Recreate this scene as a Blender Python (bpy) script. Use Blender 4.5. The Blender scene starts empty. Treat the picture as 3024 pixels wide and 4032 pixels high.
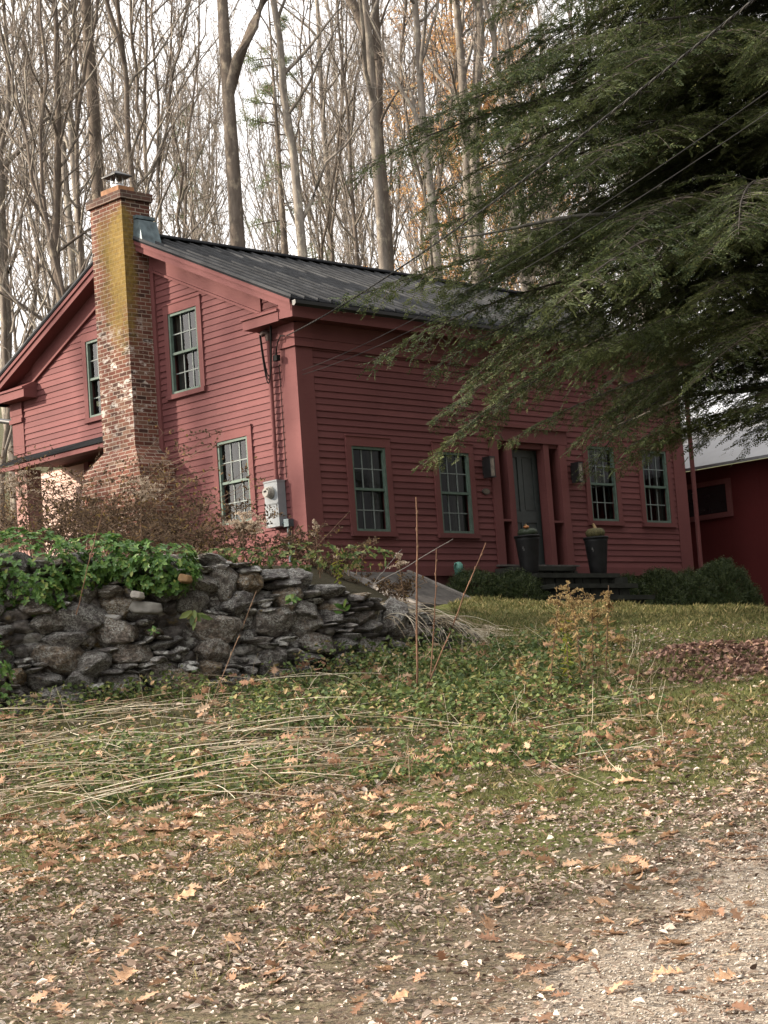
import bpy, math, random
import numpy as np
from mathutils import Matrix, Vector

rng = np.random.default_rng(7)
random.seed(7)
SC = bpy.context.scene
COL = SC.collection
# ------------------------------------------------------------------ camera
CAM = np.array([-20.2707, -22.1334, -2.4238])
R_ = np.array([0.71278182, -0.69779657, -0.0708662])
U_ = np.array([-0.02383099, -0.12507331, 0.99186126])
F_ = np.array([0.70098085, 0.70529186, 0.10577917])
FH = np.array([0.7049, 0.7093]); RH = np.array([0.7093, -0.7049])     # level forward / right
cd = bpy.data.cameras.new('camera')
cam = bpy.data.objects.new('camera', cd); COL.objects.link(cam)
M = Matrix(((R_[0], U_[0], -F_[0], CAM[0]), (R_[1], U_[1], -F_[1], CAM[1]), (R_[2], U_[2], -F_[2], CAM[2]), (0, 0, 0, 1)))
cam.matrix_world = M
cd.sensor_fit = 'VERTICAL'; cd.sensor_height = 36.0; cd.lens = 36 * 7517.25 / 4032
cd.clip_start = 0.1; cd.clip_end = 1500
SC.camera = cam

def ds(x, y):
    d = np.asarray(x) - CAM[0]; e = np.asarray(y) - CAM[1]
    return d * FH[0] + e * FH[1], d * RH[0] + e * RH[1]
def xy(D, S):
    D = np.asarray(D, float); S = np.asarray(S, float)
    return CAM[0] + D * FH[0] + S * RH[0], CAM[1] + D * FH[1] + S * RH[1]
def sstep(a, b, x):
    t = np.clip((x - a) / (b - a), 0, 1); return t * t * (3 - 2 * t)

# smooth value noise
_G = np.random.default_rng(3).random((256, 256))
def vnoise(x, y, f=1.0):
    x = np.asarray(x, float) * f + 57.3; y = np.asarray(y, float) * f + 91.7
    xi = np.floor(x).astype(int); yi = np.floor(y).astype(int); u = x - xi; v = y - yi
    u = u * u * (3 - 2 * u); v = v * v * (3 - 2 * v)
    g = lambda a, b: _G[a % 256, b % 256]
    return (g(xi, yi) * (1 - u) + g(xi + 1, yi) * u) * (1 - v) + (g(xi, yi + 1) * (1 - u) + g(xi + 1, yi + 1) * u) * v
def fbm(x, y, f=1.0):
    return (vnoise(x, y, f) * .55 + vnoise(x, y, f * 2.1) * .28 + vnoise(x, y, f * 4.3) * .17)

# ------------------------------------------------------------------ terrain
_PD = np.array([-60, -20, 0, 8, 9.6, 11, 12.5, 14, 15.5, 17, 18.5, 20, 22, 24, 27, 30, 33, 37, 42, 60, 200.])
_PZ = np.array([-1.6, -1.6, -1.55, -1.55, -1.5, -1.35, -1.15, -.95, -.75, -.5, -.22, .1, .5, .88, 1.32, 1.68, 1.6, 1.45, 1.6, 3.6, 20.])
def wallD(S):
    return np.interp(S, [-12, -6, -4.2, -2, 0, .7, 1.2], [19.5, 20.2, 20.5, 21.3, 22.6, 23.5, 24.5])
def wall_top(S): return np.interp(S, [-6, -4.3, -2.4, -2.0, -1.57, -1.0, -.38, .3, .68, .85], [1.95, 1.95, 1.85, 1.92, 1.76, 1.62, 1.40, 1.18, 1.05, .9]) + CAM[2]
def hgt(D, S, fine=True):
    D = np.asarray(D, float); S = np.asarray(S, float)
    z = np.interp(D, _PD, _PZ)
    z = z - .105 * np.maximum(0, S - 1.5) * sstep(22, 30, D) * (1 - sstep(31, 38, D))
    z = z + .12 * sstep(16, 20.3, D) * (1 - sstep(-2.2, .6, S)) * (1 - sstep(22, 26, D))
    T = 1.78 + .06 * (D - 21) + .12 * np.maximum(0, -S - 1.5) * (1 - sstep(40, 70, D) * .5)
    T = np.minimum(T, wall_top(S) - CAM[2] - .06 + .13 * np.maximum(0, D - wallD(S)))
    Se = np.maximum(.75 - .245 * (D - 23.5), -.8)
    m = sstep(.12, .5, D - wallD(S)) * (1 - sstep(Se - .6, Se + .6, S))
    m = m * (1 - sstep(38, 44, D))
    z = z * (1 - m) + np.maximum(T, z) * m
    hill = .2 * np.maximum(0, D - 40) * (1 - .3 * sstep(0, 10, S))
    z = np.where(D > 40, np.maximum(z, 2.6 * (1 - sstep(0, 6, S)) + 1.7 * sstep(0, 6, S) + hill), z)
    if fine:
        z = z + (fbm(D, S, .9) - .5) * .09 * sstep(8, 12, D) + (vnoise(D, S, 4) - .5) * .035
    return z + CAM[2]
def hxy(x, y):
    D, S = ds(x, y); return hgt(D, S)

# ------------------------------------------------------------------ object helpers
def tag(o, label=None, cat=None, group=None, kind=None):
    if label: o['label'] = label
    if cat: o['category'] = cat
    if group: o['group'] = group
    if kind: o['kind'] = kind
    return o
def empty(name, loc=(0, 0, 0), label=None, cat=None, group=None, rz=0.0):
    o = bpy.data.objects.new(name, None); COL.objects.link(o); o.location = loc; o.rotation_euler = (0, 0, rz)
    o.empty_display_size = .2
    return tag(o, label, cat, group)
def np_mesh(name, V, F, mats, mi=None, smooth=False):
    V = np.asarray(V, np.float32).reshape(-1, 3); F = np.asarray(F, np.int32); k = F.shape[1]; m = len(F)
    me = bpy.data.meshes.new(name)
    me.vertices.add(len(V)); me.vertices.foreach_set('co', V.ravel())
    me.loops.add(m * k); me.loops.foreach_set('vertex_index', F.ravel())
    me.polygons.add(m); me.polygons.foreach_set('loop_start', np.arange(0, m * k, k, dtype=np.int32))
    for x in (mats if isinstance(mats, (list, tuple)) else [mats]): me.materials.append(x)
    if mi is not None: me.polygons.foreach_set('material_index', np.asarray(mi, np.int32))
    if smooth: me.polygons.foreach_set('use_smooth', np.ones(m, bool))
    me.update(calc_edges=True)
    return me
def link(name, me, parent=None, loc=None):
    o = bpy.data.objects.new(name, me); COL.objects.link(o)
    if parent: o.parent = parent
    if loc is not None: o.location = loc
    return o
class MB:
    def __init__(s): s.v = []; s.f = []; s.m = []; s.sm = []
    def add(s, vs, fs, m=0, smooth=False):
        n = len(s.v); s.v += [tuple(map(float, q)) for q in vs]; s.f += [tuple(i + n for i in f) for f in fs]
        s.m += [m] * len(fs); s.sm += [smooth] * len(fs)
    def box(s, x0, x1, y0, y1, z0, z1, m=0):
        x0, x1 = sorted((x0, x1)); y0, y1 = sorted((y0, y1)); z0, z1 = sorted((z0, z1))
        s.add([(x0, y0, z0), (x1, y0, z0), (x1, y1, z0), (x0, y1, z0), (x0, y0, z1), (x1, y0, z1), (x1, y1, z1), (x0, y1, z1)],
              [(0, 3, 2, 1), (4, 5, 6, 7), (0, 1, 5, 4), (1, 2, 6, 5), (2, 3, 7, 6), (3, 0, 4, 7)], m)
    def hexa(s, b, t, m=0):            # bottom ring, top ring (4 each)
        s.add(list(b) + list(t), [(3, 2, 1, 0), (4, 5, 6, 7), (0, 1, 5, 4), (1, 2, 6, 5), (2, 3, 7, 6), (3, 0, 4, 7)], m)
    def prism(s, ring, d, m=0):
        n = len(ring); a = [np.array(q, float) for q in ring]; b = [q + np.array(d, float) for q in a]
        s.add(a + b, [tuple(range(n))[::-1], tuple(range(n, 2 * n))] + [(i, (i + 1) % n, n + (i + 1) % n, n + i) for i in range(n)], m)
    def lathe(s, c, prof, n=24, m=0, lobes=0, lobe=0):
        vs = []; fs = []
        for (r, z) in prof:
            for k in range(n):
                a = 2 * math.pi * k / n; rr = r * (1 + lobe * abs(math.sin(a * lobes / 2)) if lobes else 1)
                vs.append((c[0] + rr * math.cos(a), c[1] + rr * math.sin(a), c[2] + z))
        for i in range(len(prof) - 1):
            for k in range(n): fs.append((i * n + k, i * n + (k + 1) % n, (i + 1) * n + (k + 1) % n, (i + 1) * n + k))
        fs.append(tuple(range(n))[::-1]); fs.append(tuple((len(prof) - 1) * n + k for k in range(n)))
        s.add(vs, fs, m, True)
    def tube(s, pts, r, n=6, m=0):
        P = np.array(pts, float)[None]; rr = np.full(P.shape[:2], r, float) if np.isscalar(r) else np.array(r, float)[None]
        V, F = tubes(P, rr, n); s.add(V, F.tolist(), m, True)
    def build(s, name, mats, parent=None, origin=(0, 0, 0)):
        me = bpy.data.meshes.new(name); o0 = np.array(origin, float)
        me.from_pydata([tuple(np.array(q) - o0) for q in s.v], [], s.f)
        for x in (mats if isinstance(mats, (list, tuple)) else [mats]): me.materials.append(x)
        me.polygons.foreach_set('material_index', np.array(s.m, np.int32)); me.polygons.foreach_set('use_smooth', np.array(s.sm, bool))
        me.update()
        o = link(name, me, parent)
        if parent is None: o.location = origin
        return o
def tubes(P, Rr, n):
    """P [k,m,3] polylines, Rr [k,m] radii -> verts, quads"""
    k, m, _ = P.shape
    T = np.gradient(P, axis=1); T /= np.linalg.norm(T, axis=2, keepdims=True) + 1e-9
    ref = np.where(np.abs(T[..., 2:3]) > .9, np.array([1., 0, 0]), np.array([0, 0, 1.]))
    A = np.cross(T, ref); A /= np.linalg.norm(A, axis=2, keepdims=True) + 1e-9
    B = np.cross(T, A)
    ang = np.arange(n) * 2 * np.pi / n
    V = P[:, :, None] + Rr[:, :, None, None] * (A[:, :, None] * np.cos(ang)[None, None, :, None] + B[:, :, None] * np.sin(ang)[None, None, :, None])
    i, j, l = np.meshgrid(np.arange(k), np.arange(m - 1), np.arange(n), indexing='ij')
    b = (i * m + j) * n; l2 = (l + 1) % n
    Fq = np.stack([b + l, b + l2, b + n + l2, b + n + l], -1).reshape(-1, 4)
    return V.reshape(-1, 3), Fq
class NB:                                # numpy quad collector
    def __init__(s): s.V = []; s.F = []; s.M = []; s.n = 0
    def add(s, V, F, m=0):
        V = np.asarray(V).reshape(-1, 3); s.V.append(V); s.F.append(np.asarray(F) + s.n); s.M.append(np.full(len(F), m)); s.n += len(V)
    def quads(s, Q, m=0):               # Q [n,4,3]
        Q = np.asarray(Q); s.add(Q.reshape(-1, 3), np.arange(len(Q) * 4).reshape(-1, 4), m)
    def mesh(s, name, mats, smooth=False):
        return np_mesh(name, np.concatenate(s.V), np.concatenate(s.F), mats, np.concatenate(s.M), smooth)
def unit(a): return a / (np.linalg.norm(a, axis=-1, keepdims=True) + 1e-9)
def rvec(n):
    return unit(rng.normal(size=(n, 3)))

# ------------------------------------------------------------------ materials
class Mt:
    def __init__(s, name):
        s.m = bpy.data.materials.new(name); s.m.use_nodes = True; s.t = s.m.node_tree; s.N = s.t.nodes; s.L = s.t.links
        s.b = s.N['Principled BSDF']; s.out = s.N['Material Output']
    def n(s, t, **k):
        q = s.N.new(t)
        for a, v in k.items():
            if a in q.inputs.keys() if isinstance(a, str) else False: q.inputs[a].default_value = v
            else: setattr(q, a, v)
        return q
    def l(s, a, b): s.L.new(a, b)
    def coord(s, kind='Object', scale=(1, 1, 1)):
        c = s.n('ShaderNodeTexCoord'); mp = s.n('ShaderNodeMapping'); mp.inputs['Scale'].default_value = scale
        s.l(c.outputs[kind], mp.inputs['Vector']); return mp.outputs['Vector']
    def noise(s, vec, scale, detail=4, rough=.55):
        q = s.n('ShaderNodeTexNoise'); q.inputs['Scale'].default_value = scale; q.inputs['Detail'].default_value = detail
        q.inputs['Roughness'].default_value = rough; s.l(vec, q.inputs['Vector']); return q.outputs['Fac']
    def ramp(s, fac, stops):
        q = s.n('ShaderNodeValToRGB'); e = q.color_ramp.elements
        while len(e) < len(stops): e.new(.5)
        for x, (p, c) in zip(e, stops): x.position = p; x.color = (*c, 1) if len(c) == 3 else c
        s.l(fac, q.inputs['Fac']); return q.outputs['Color']
    def mix(s, fac, a, b, mode='MIX'):
        q = s.n('ShaderNodeMix', data_type='RGBA', blend_type=mode)
        for v, i in ((fac, 0), (a, 6), (b, 7)):
            if hasattr(v, 'links') or hasattr(v, 'is_linked'): s.l(v, q.inputs[i])
            else: q.inputs[i].default_value = v if i == 0 else ((*v, 1) if len(v) == 3 else v)
        return q.outputs[2]
    def math(s, op, a, b=0.0, clamp=False):
        q = s.n('ShaderNodeMath', operation=op, use_clamp=clamp)
        for v, i in ((a, 0), (b, 1)):
            if hasattr(v, 'is_linked'): s.l(v, q.inputs[i])
            else: q.inputs[i].default_value = v
        return q.outputs[0]
    def bump(s, h, strength=.3, dist=.01):
        q = s.n('ShaderNodeBump'); q.inputs['Strength'].default_value = strength; q.inputs['Distance'].default_value = dist
        s.l(h, q.inputs['Height']); s.l(q.outputs['Normal'], s.b.inputs['Normal'])
    def col(s, c):
        if hasattr(c, 'is_linked'): s.l(c, s.b.inputs['Base Color'])
        else: s.b.inputs['Base Color'].default_value = (*c, 1)
    def set(s, rough=.7, metal=0, spec=.5):
        s.b.inputs['Roughness'].default_value = rough; s.b.inputs['Metallic'].default_value = metal
        s.b.inputs['Specular IOR Level'].default_value = spec; return s
def simple(name, c, rough=.7, var=.15, scale=8, metal=0, spec=.4, kind='Object', bump=0):
    m = Mt(name); v = m.coord(kind); f = m.noise(v, scale)
    lo = tuple(x * (1 - var) for x in c); hi = tuple(min(1, x * (1 + var)) for x in c)
    m.col(m.ramp(f, [(.3, lo), (.7, hi)])); m.set(rough, metal, spec)
    if bump: m.bump(f, bump, .01)
    return m.m
def red_paint(name, c=(.138, .052, .052)):
    m = Mt(name); v = m.coord('Object', (1, 1, 1)); f1 = m.noise(v, 1.1, 5, .6); v2 = m.coord('Object', (2.2, 2.2, 26)); f2 = m.noise(v2, 2.0, 5, .65)
    a = m.ramp(f1, [(.25, tuple(x * .86 for x in c)), (.75, tuple(x * 1.1 for x in c))])
    b = m.mix(m.ramp(f2, [(.55, (0, 0, 0)), (.8, (1, 1, 1))]), a, (c[0] * .8, c[1] * .72, c[2] * .75))
    fd = m.noise(m.coord('Object', (1, 1, .35)), 1.7, 6, .7)
    b = m.mix(m.ramp(fd, [(.6, (0, 0, 0)), (.82, (.35, .35, .35))]), b, (c[0] * 1.1, c[1] * 1.6, c[2] * 1.6))
    g = m.n('ShaderNodeNewGeometry'); b = m.mix(1.0, b, m.ramp(g.outputs['Random Per Island'], [(0, (.86, .86, .87)), (1, (1.07, 1.07, 1.06))]), 'MULTIPLY')
    m.col(b); m.set(.7, 0, .12); m.bump(f2, .12, .004); return m.m
def leafy(name, stops, transl=.35, rough=.5, spec=.3, tcol=None, scale=.0):
    """foliage: one tone per loose leaf, light comes through"""
    m = Mt(name); g = m.n('ShaderNodeNewGeometry')
    c = m.ramp(g.outputs['Random Per Island'], stops)
    if scale:
        f = m.noise(m.coord('Object'), scale, 2); c = m.mix(m.ramp(f, [(.35, (0, 0, 0)), (.65, (1, 1, 1))]), c, m.mix(.5, c, stops[-1][1]))
    m.col(c); m.set(rough, 0, spec)
    tr = m.n('ShaderNodeBsdfTranslucent'); m.l(c, tr.inputs['Color']); ms = m.n('ShaderNodeMixShader'); ms.inputs[0].default_value = transl
    m.l(m.b.outputs[0], ms.inputs[1]); m.l(tr.outputs[0], ms.inputs[2]); m.l(ms.outputs[0], m.out.inputs['Surface'])
    return m.m
def bark(name, a, b, sc=6):
    m = Mt(name); f = m.noise(m.coord('Object', (1, 1, .22)), sc, 5, .65); g = m.noise(m.coord('Object', (1, 1, .8)), 1.3, 3)
    oi = m.n('ShaderNodeObjectInfo')
    c = m.ramp(f, [(.3, a), (.7, b)]); h = m.noise(m.coord('Object', (1, 1, .6)), 5.5, 5, .7); c = m.mix(m.ramp(h, [(.52, (0, 0, 0)), (.62, (.6, .6, .6))]), c, (b[0] * 1.7, b[1] * 1.75, b[2] * 1.6)); c = m.mix(m.ramp(g, [(.5, (0, 0, 0)), (.75, (.5, .5, .5))]), c, (a[0] * .9, a[1] * .9, a[2] * .9))
    c = m.mix(m.math('MULTIPLY', oi.outputs['Random'], .4), c, (.09, .07, .056))
    m.col(c); m.set(.95, 0, .15); m.bump(f, .5, .03); return m.m

RED = red_paint('red_house_paint')
REDTRIM = red_paint('red_trim_paint', (.142, .054, .053))
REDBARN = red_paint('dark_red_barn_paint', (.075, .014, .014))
GREEN = simple('green_sash_paint', (.082, .122, .100), .65, .2, 12)
MUNTIN = simple('grey_muntin_paint', (.15, .175, .17), .6, .15, 20)
CURTAIN = simple('linen_curtain', (.17, .17, .16), .9, .2, 5)
DARK = simple('dark_interior', (.012, .012, .012), .9)
DOOR = simple('charcoal_door_paint', (.055, .065, .066), .45, .12, 9)
IRON = simple('black_iron', (.012, .012, .013), .45, .3, 20, spec=.5)
URN = simple('black_glazed_pot', (.012, .0125, .0135), .55, .35, 7, spec=.2)
STEEL = simple('galvanised_steel', (.55, .56, .57), .35, .1, 14, metal=1)
GREYMETAL = simple('grey_meter_enamel', (.20, .22, .235), .6, .07, 9)
LEAD = simple('lead_flashing', (.10, .135, .15), .45, .45, 7, metal=.35)
CLAY = simple('clay_flue', (.26, .13, .065), .8, .25, 9)
WIRE = simple('black_cable', (.012, .012, .012), .8, spec=.1)
WIRELIGHT = simple('weathered_cable', (.055, .055, .052), .8, spec=.1)
FOUND = simple('dark_foundation', (.10, .035, .035), .9, .3, 5)
def glass_mat(name, tint=(.55, .58, .58), ior=1.5):
    m = Mt(name); fr = m.n('ShaderNodeFresnel'); fr.inputs['IOR'].default_value = ior
    tr = m.n('ShaderNodeBsdfTransparent'); tr.inputs['Color'].default_value = (*tint, 1)
    gl = m.n('ShaderNodeBsdfGlossy'); gl.inputs['Roughness'].default_value = .03; gl.inputs['Color'].default_value = (.9, .92, .95, 1)
    f = m.noise(m.coord('Object'), 3.0, 2); bp = m.n('ShaderNodeBump'); bp.inputs['Strength'].default_value = .06; bp.inputs['Distance'].default_value = .02
    m.l(f, bp.inputs['Height']); m.l(bp.outputs[0], gl.inputs['Normal'])
    ms = m.n('ShaderNodeMixShader'); m.l(fr.outputs[0], ms.inputs[0]); m.l(tr.outputs[0], ms.inputs[1]); m.l(gl.outputs[0], ms.inputs[2])
    m.l(ms.outputs[0], m.out.inputs['Surface']); return m.m
GLASS = glass_mat('old_window_glass')
def roof_mat():
    m = Mt('charcoal_metal_roof'); f = m.noise(m.coord('Object', (1, .3, 1)), 3, 4); g = m.noise(m.coord('Object', (3, .5, 1)), 9, 3)
    m.col(m.ramp(f, [(.3, (.014, .015, .017)), (.7, (.024, .025, .027))])); m.set(.7, .0, .0); m.bump(g, .08, .01); return m.m
ROOF = roof_mat()
RIB = simple('lit_roof_seam', (.046, .048, .051), .7, .3, 3, spec=.05)  # lighter than the flats: light caught by seam sides is in the colour
def brick_mat():
    m = Mt('old_brick'); uv = m.n('ShaderNodeUVMap'); uv.uv_map = 'UVMap'
    wob = m.noise(uv.outputs[0], 6, 2); 
    add = m.n('ShaderNodeVectorMath', operation='ADD'); sc = m.n('ShaderNodeVectorMath', operation='SCALE'); sc.inputs['Scale'].default_value = .02
    nz = m.n('ShaderNodeTexNoise'); nz.inputs['Scale'].default_value = 5; m.l(uv.outputs[0], nz.inputs['Vector'])
    m.l(nz.outputs['Color'], sc.inputs[0]); m.l(uv.outputs[0], add.inputs[0]); m.l(sc.outputs[0], add.inputs[1])
    b = m.n('ShaderNodeTexBrick'); m.l(add.outputs[0], b.inputs['Vector'])
    b.inputs['Scale'].default_value = 1; b.inputs['Brick Width'].default_value = .205; b.inputs['Row Height'].default_value = .072
    b.inputs['Mortar Size'].default_value = .007; b.inputs['Mortar Smooth'].default_value = .15; b.inputs['Bias'].default_value = 0
    b.inputs['Color1'].default_value = (0, 0, 0, 1); b.inputs['Color2'].default_value = (1, 1, 1, 1); b.inputs['Mortar'].default_value = (0, 0, 0, 1)
    tone = m.ramp(b.outputs['Color'], [(0, (.030, .020, .018)), (.15, (.085, .034, .025)), (.4, (.135, .048, .034)), (.7, (.175, .070, .048)), (.9, (.15, .09, .062)), (1, (.22, .125, .088))])
    ob = m.coord('Object'); f = m.noise(ob, 14, 5, .7)
    tone = m.mix(m.ramp(f, [(.3, (.0, .0, .0)), (.75, (.6, .6, .6))]), tone, (.085, .042, .03))
    c = m.mix(b.outputs['Fac'], tone, (.29, .245, .20))
    sep = m.n('ShaderNodeSeparateXYZ'); m.l(ob, sep.inputs[0])
    # lime bloom low down, moss streak high on the house-side corner
    wz = m.math('MULTIPLY', m.ramp(sep.outputs['Z'], [(0, (0, 0, 0)), (1, (1, 1, 1))]), 1)
    mr = m.n('ShaderNodeMapRange'); mr.inputs['From Min'].default_value = 2.2; mr.inputs['From Max'].default_value = 3.3; m.l(sep.outputs['Z'], mr.inputs['Value'])
    mr2 = m.n('ShaderNodeMapRange'); mr2.inputs['From Min'].default_value = 5.0; mr2.inputs['From Max'].default_value = 3.9; m.l(sep.outputs['Z'], mr2.inputs['Value'])
    wb = m.math('MULTIPLY', mr.outputs[0], mr2.outputs[0])
    wn = m.noise(m.coord('Object', (1, 1, 2.0)), 4.5, 5, .7)
    wf = m.math('MULTIPLY', m.ramp(wn, [(.55, (0, 0, 0)), (.62, (.9, .9, .9))]), wb)
    c = m.mix(wf, c, (.50, .47, .43))
    ym = m.n('ShaderNodeMapRange'); ym.inputs['From Min'].default_value = 4.46; ym.inputs['From Max'].default_value = 3.75; m.l(sep.outputs['Y'], ym.inputs['Value'])
    xm = m.n('ShaderNodeMapRange'); xm.inputs['From Min'].default_value = -.22; xm.inputs['From Max'].default_value = -.5; m.l(sep.outputs['X'], xm.inputs['Value'])
    zt = m.n('ShaderNodeMapRange'); zt.inputs['From Min'].default_value = 6.75; zt.inputs['From Max'].default_value = 6.3; m.l(sep.outputs['Z'], zt.inputs['Value'])
    zb = m.n('ShaderNodeMapRange'); zb.inputs['From Min'].default_value = 3.6; zb.inputs['From Max'].default_value = 5.5; m.l(sep.outputs['Z'], zb.inputs['Value'])
    mm = m.math('MULTIPLY', m.math('MULTIPLY', ym.outputs[0], xm.outputs[0]), m.math('MULTIPLY', zt.outputs[0], zb.outputs[0]))
    mn = m.math('ADD', m.math('MULTIPLY', m.noise(m.coord('Object', (1, 1, .55)), 3.2, 5, .65), .48), m.math('MULTIPLY', m.noise(m.coord('Object', (1, 1, 1.8)), 19, 5, .75), .55))
    mf = m.math('MULTIPLY', m.ramp(m.math('ADD', mn, m.math('MULTIPLY', mm, .32)), [(.55, (0, 0, 0)), (.74, (1, 1, 1))]), m.math('MINIMUM', m.math('MULTIPLY', mm, 2.6), .85))
    c = m.mix(mf, c, m.ramp(f, [(.3, (.10, .070, .018)), (.7, (.225, .155, .036))]))
    cr = m.n('ShaderNodeMapRange'); cr.inputs['From Min'].default_value = 6.72; cr.inputs['From Max'].default_value = 6.78; m.l(sep.outputs['Z'], cr.inputs['Value'])
    c = m.mix(m.math('MULTIPLY', cr.outputs[0], .55), c, (.06, .045, .038))
    m.col(c); m.set(.9, 0, .2)
    h = m.math('SUBTRACT', m.math('MULTIPLY', f, .5), b.outputs['Fac']); m.bump(h, .6, .012); return m.m
BRICK = brick_mat()
def rock_mat():
    m = Mt('lichened_fieldstone'); oi = m.n('ShaderNodeObjectInfo'); v = m.coord('Object')
    vm = m.n('ShaderNodeVectorMath', operation='ADD'); m.l(v, vm.inputs[0]); sc = m.n('ShaderNodeVectorMath', operation='SCALE'); m.l(oi.outputs['Location'], sc.inputs[0]); sc.inputs['Scale'].default_value = 3.1
    m.l(sc.outputs[0], vm.inputs[1])
    f = m.noise(vm.outputs[0], 5, 7, .7); st = m.n('ShaderNodeMapping'); st.inputs['Scale'].default_value = (2, 2, 14); m.l(vm.outputs[0], st.inputs['Vector']); f2 = m.noise(st.outputs[0], 2.5, 6, .7)
    c = m.ramp(f, [(.27, (.024, .022, .020)), (.48, (.105, .096, .088)), (.70, (.33, .307, .28))])
    tint = m.ramp(oi.outputs['Random'], [(0, (.85, .85, .92)), (.5, (1, 1, 1)), (.75, (1.12, 1.0, .9)), (.9, (1.3, 1.1, .85)), (1, (1.5, 1.2, .82))])
    c = m.mix(1.0, c, tint, 'MULTIPLY')
    c = m.mix(m.ramp(f2, [(.5, (0, 0, 0)), (.75, (.5, .5, .5))]), c, (.03, .027, .026))
    ln = m.noise(vm.outputs[0], 13, 6, .8); ln2 = m.noise(vm.outputs[0], 1.6, 2)
    lf = m.math('MULTIPLY', m.ramp(ln, [(.50, (0, 0, 0)), (.56, (1, 1, 1))]), m.ramp(ln2, [(.45, (0, 0, 0)), (.56, (1, 1, 1))]))
    c = m.mix(m.math('MULTIPLY', lf, .85), c, (.48, .49, .46))
    l3 = m.noise(vm.outputs[0], 4.2, 7, .72); c = m.mix(m.math('MULTIPLY', m.ramp(l3, [(.565, (0, 0, 0)), (.60, (1, 1, 1))]), .72), c, (.40, .40, .375))
    yn = m.noise(vm.outputs[0], 3.1, 4, .7); yf = m.math('MULTIPLY', m.ramp(yn, [(.62, (0, 0, 0)), (.72, (.8, .8, .8))]), .8)
    c = m.mix(yf, c, (.20, .14, .03))
    m.col(c); m.set(.85, 0, .3)
    m.bump(m.math('ADD', f, m.math('MULTIPLY', f2, .8)), .9, .04); return m.m
ROCK = rock_mat()
STEPSTONE = simple('mossy_step_stone', (.024, .026, .021), .9, .5, 5, bump=.4)
PLANK = simple('weathered_grey_plank', (.085, .078, .072), .9, .4, 7, bump=.3)
PLANKLIGHT = simple('bleached_edge_board', (.20, .185, .17), .9, .25, 7, bump=.2)
HEM = leafy('hemlock_needles', [(0, (.022, .038, .019)), (.5, (.045, .066, .029)), (.84, (.085, .108, .045)), (1, (.15, .165, .065))], .3, .6, .2, scale=.6)
HEMW = bark('hemlock_bark', (.030, .026, .022), (.085, .078, .07), 9)
LIMB = bark('lichened_hemlock_limb', (.05, .046, .04), (.17, .165, .15), 7)
BARK1 = bark('grey_tree_bark', (.092, .082, .072), (.27, .245, .215))
BARK2 = bark('brown_tree_bark', (.055, .046, .039), (.165, .14, .118))
TWIG = simple('bare_twig_bark', (.25, .21, .178), .95, .35, 2, spec=.1)
PINE = leafy('pale_pine_needles', [(0, (.07, .10, .045)), (.5, (.12, .15, .06)), (1, (.18, .20, .09))], .4)
GOLD = leafy('autumn_leaf_orange', [(0, (.50, .27, .13)), (.5, (.62, .37, .19)), (.85, (.66, .48, .22)), (1, (.45, .24, .12))], .6, .8, .05)
IVY = leafy('green_ground_cover_leaf', [(0, (.045, .105, .026)), (.5, (.085, .18, .042)), (.85, (.14, .25, .06)), (1, (.25, .29, .08))], .3, .4, .35)
BANKG = leafy('bank_weed_leaf', [(0, (.040, .066, .022)), (.45, (.088, .130, .038)), (.72, (.16, .195, .06)), (.88, (.24, .22, .085)), (1, (.27, .17, .095))], .3, .5, .25)
HEDGE = leafy('clipped_yew_leaf', [(0, (.018, .032, .012)), (.6, (.042, .064, .022)), (1, (.10, .12, .042))], .2, .5, .3)
YELLOWG = leafy('yellow_green_leaf', [(0, (.30, .30, .04)), (.6, (.22, .28, .05)), (1, (.45, .40, .05))], .4)
GRASS = leafy('lawn_grass', [(0, (.060, .070, .024)), (.5, (.112, .118, .042)), (.78, (.18, .165, .066)), (1, (.31, .255, .13))], .35, .6, .2)
STRAW = leafy('dead_straw', [(0, (.26, .20, .13)), (.5, (.48, .41, .30)), (1, (.74, .68, .55))], .15, .8, .15)
STEM = leafy('dry_brown_stem', [(0, (.09, .06, .042)), (.6, (.17, .115, .08)), (1, (.30, .22, .155))], .05, .9, .1)
DRYLEAF = leafy('withered_brown_leaf', [(0, (.055, .038, .026)), (.6, (.13, .092, .062)), (.9, (.20, .13, .07)), (1, (.25, .18, .05))], .3, .9, .1)
GOLDW = leafy('golden_dry_weed', [(0, (.20, .13, .06)), (.5, (.38, .27, .13)), (1, (.52, .42, .22))], .4, .9, .1)
PLUME = leafy('dry_seed_plume', [(0, (.34, .26, .19)), (.6, (.50, .41, .32)), (1, (.64, .55, .45))], .4, .9, .1)
OAK = leafy('tan_oak_leaf', [(0, (.19, .10, .062)), (.35, (.34, .20, .125)), (.75, (.50, .33, .215)), (1, (.62, .46, .32))], .3, .65, .25)
def oak_mat(name, a, b):
    m = Mt(name); f = m.noise(m.coord('Object'), 22, 4, .6); oi = m.n('ShaderNodeObjectInfo')
    c = m.ramp(f, [(.3, a), (.7, b)]); k = m.ramp(oi.outputs['Random'], [(0, (.5, .42, .38)), (.4, (.85, .8, .78)), (1, (1.15, 1.1, 1.05))]); c = m.mix(1.0, c, k, 'MULTIPLY')
    m.col(c); m.set(.6, 0, .3)
    tr = m.n('ShaderNodeBsdfTranslucent'); m.l(c, tr.inputs['Color']); ms = m.n('ShaderNodeMixShader'); ms.inputs[0].default_value = .25
    m.l(m.b.outputs[0], ms.inputs[1]); m.l(tr.outputs[0], ms.inputs[2]); m.l(ms.outputs[0], m.out.inputs['Surface']); return m.m
OAKO = oak_mat('fallen_oak_leaf', (.39, .235, .135), (.575, .40, .26))
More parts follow.
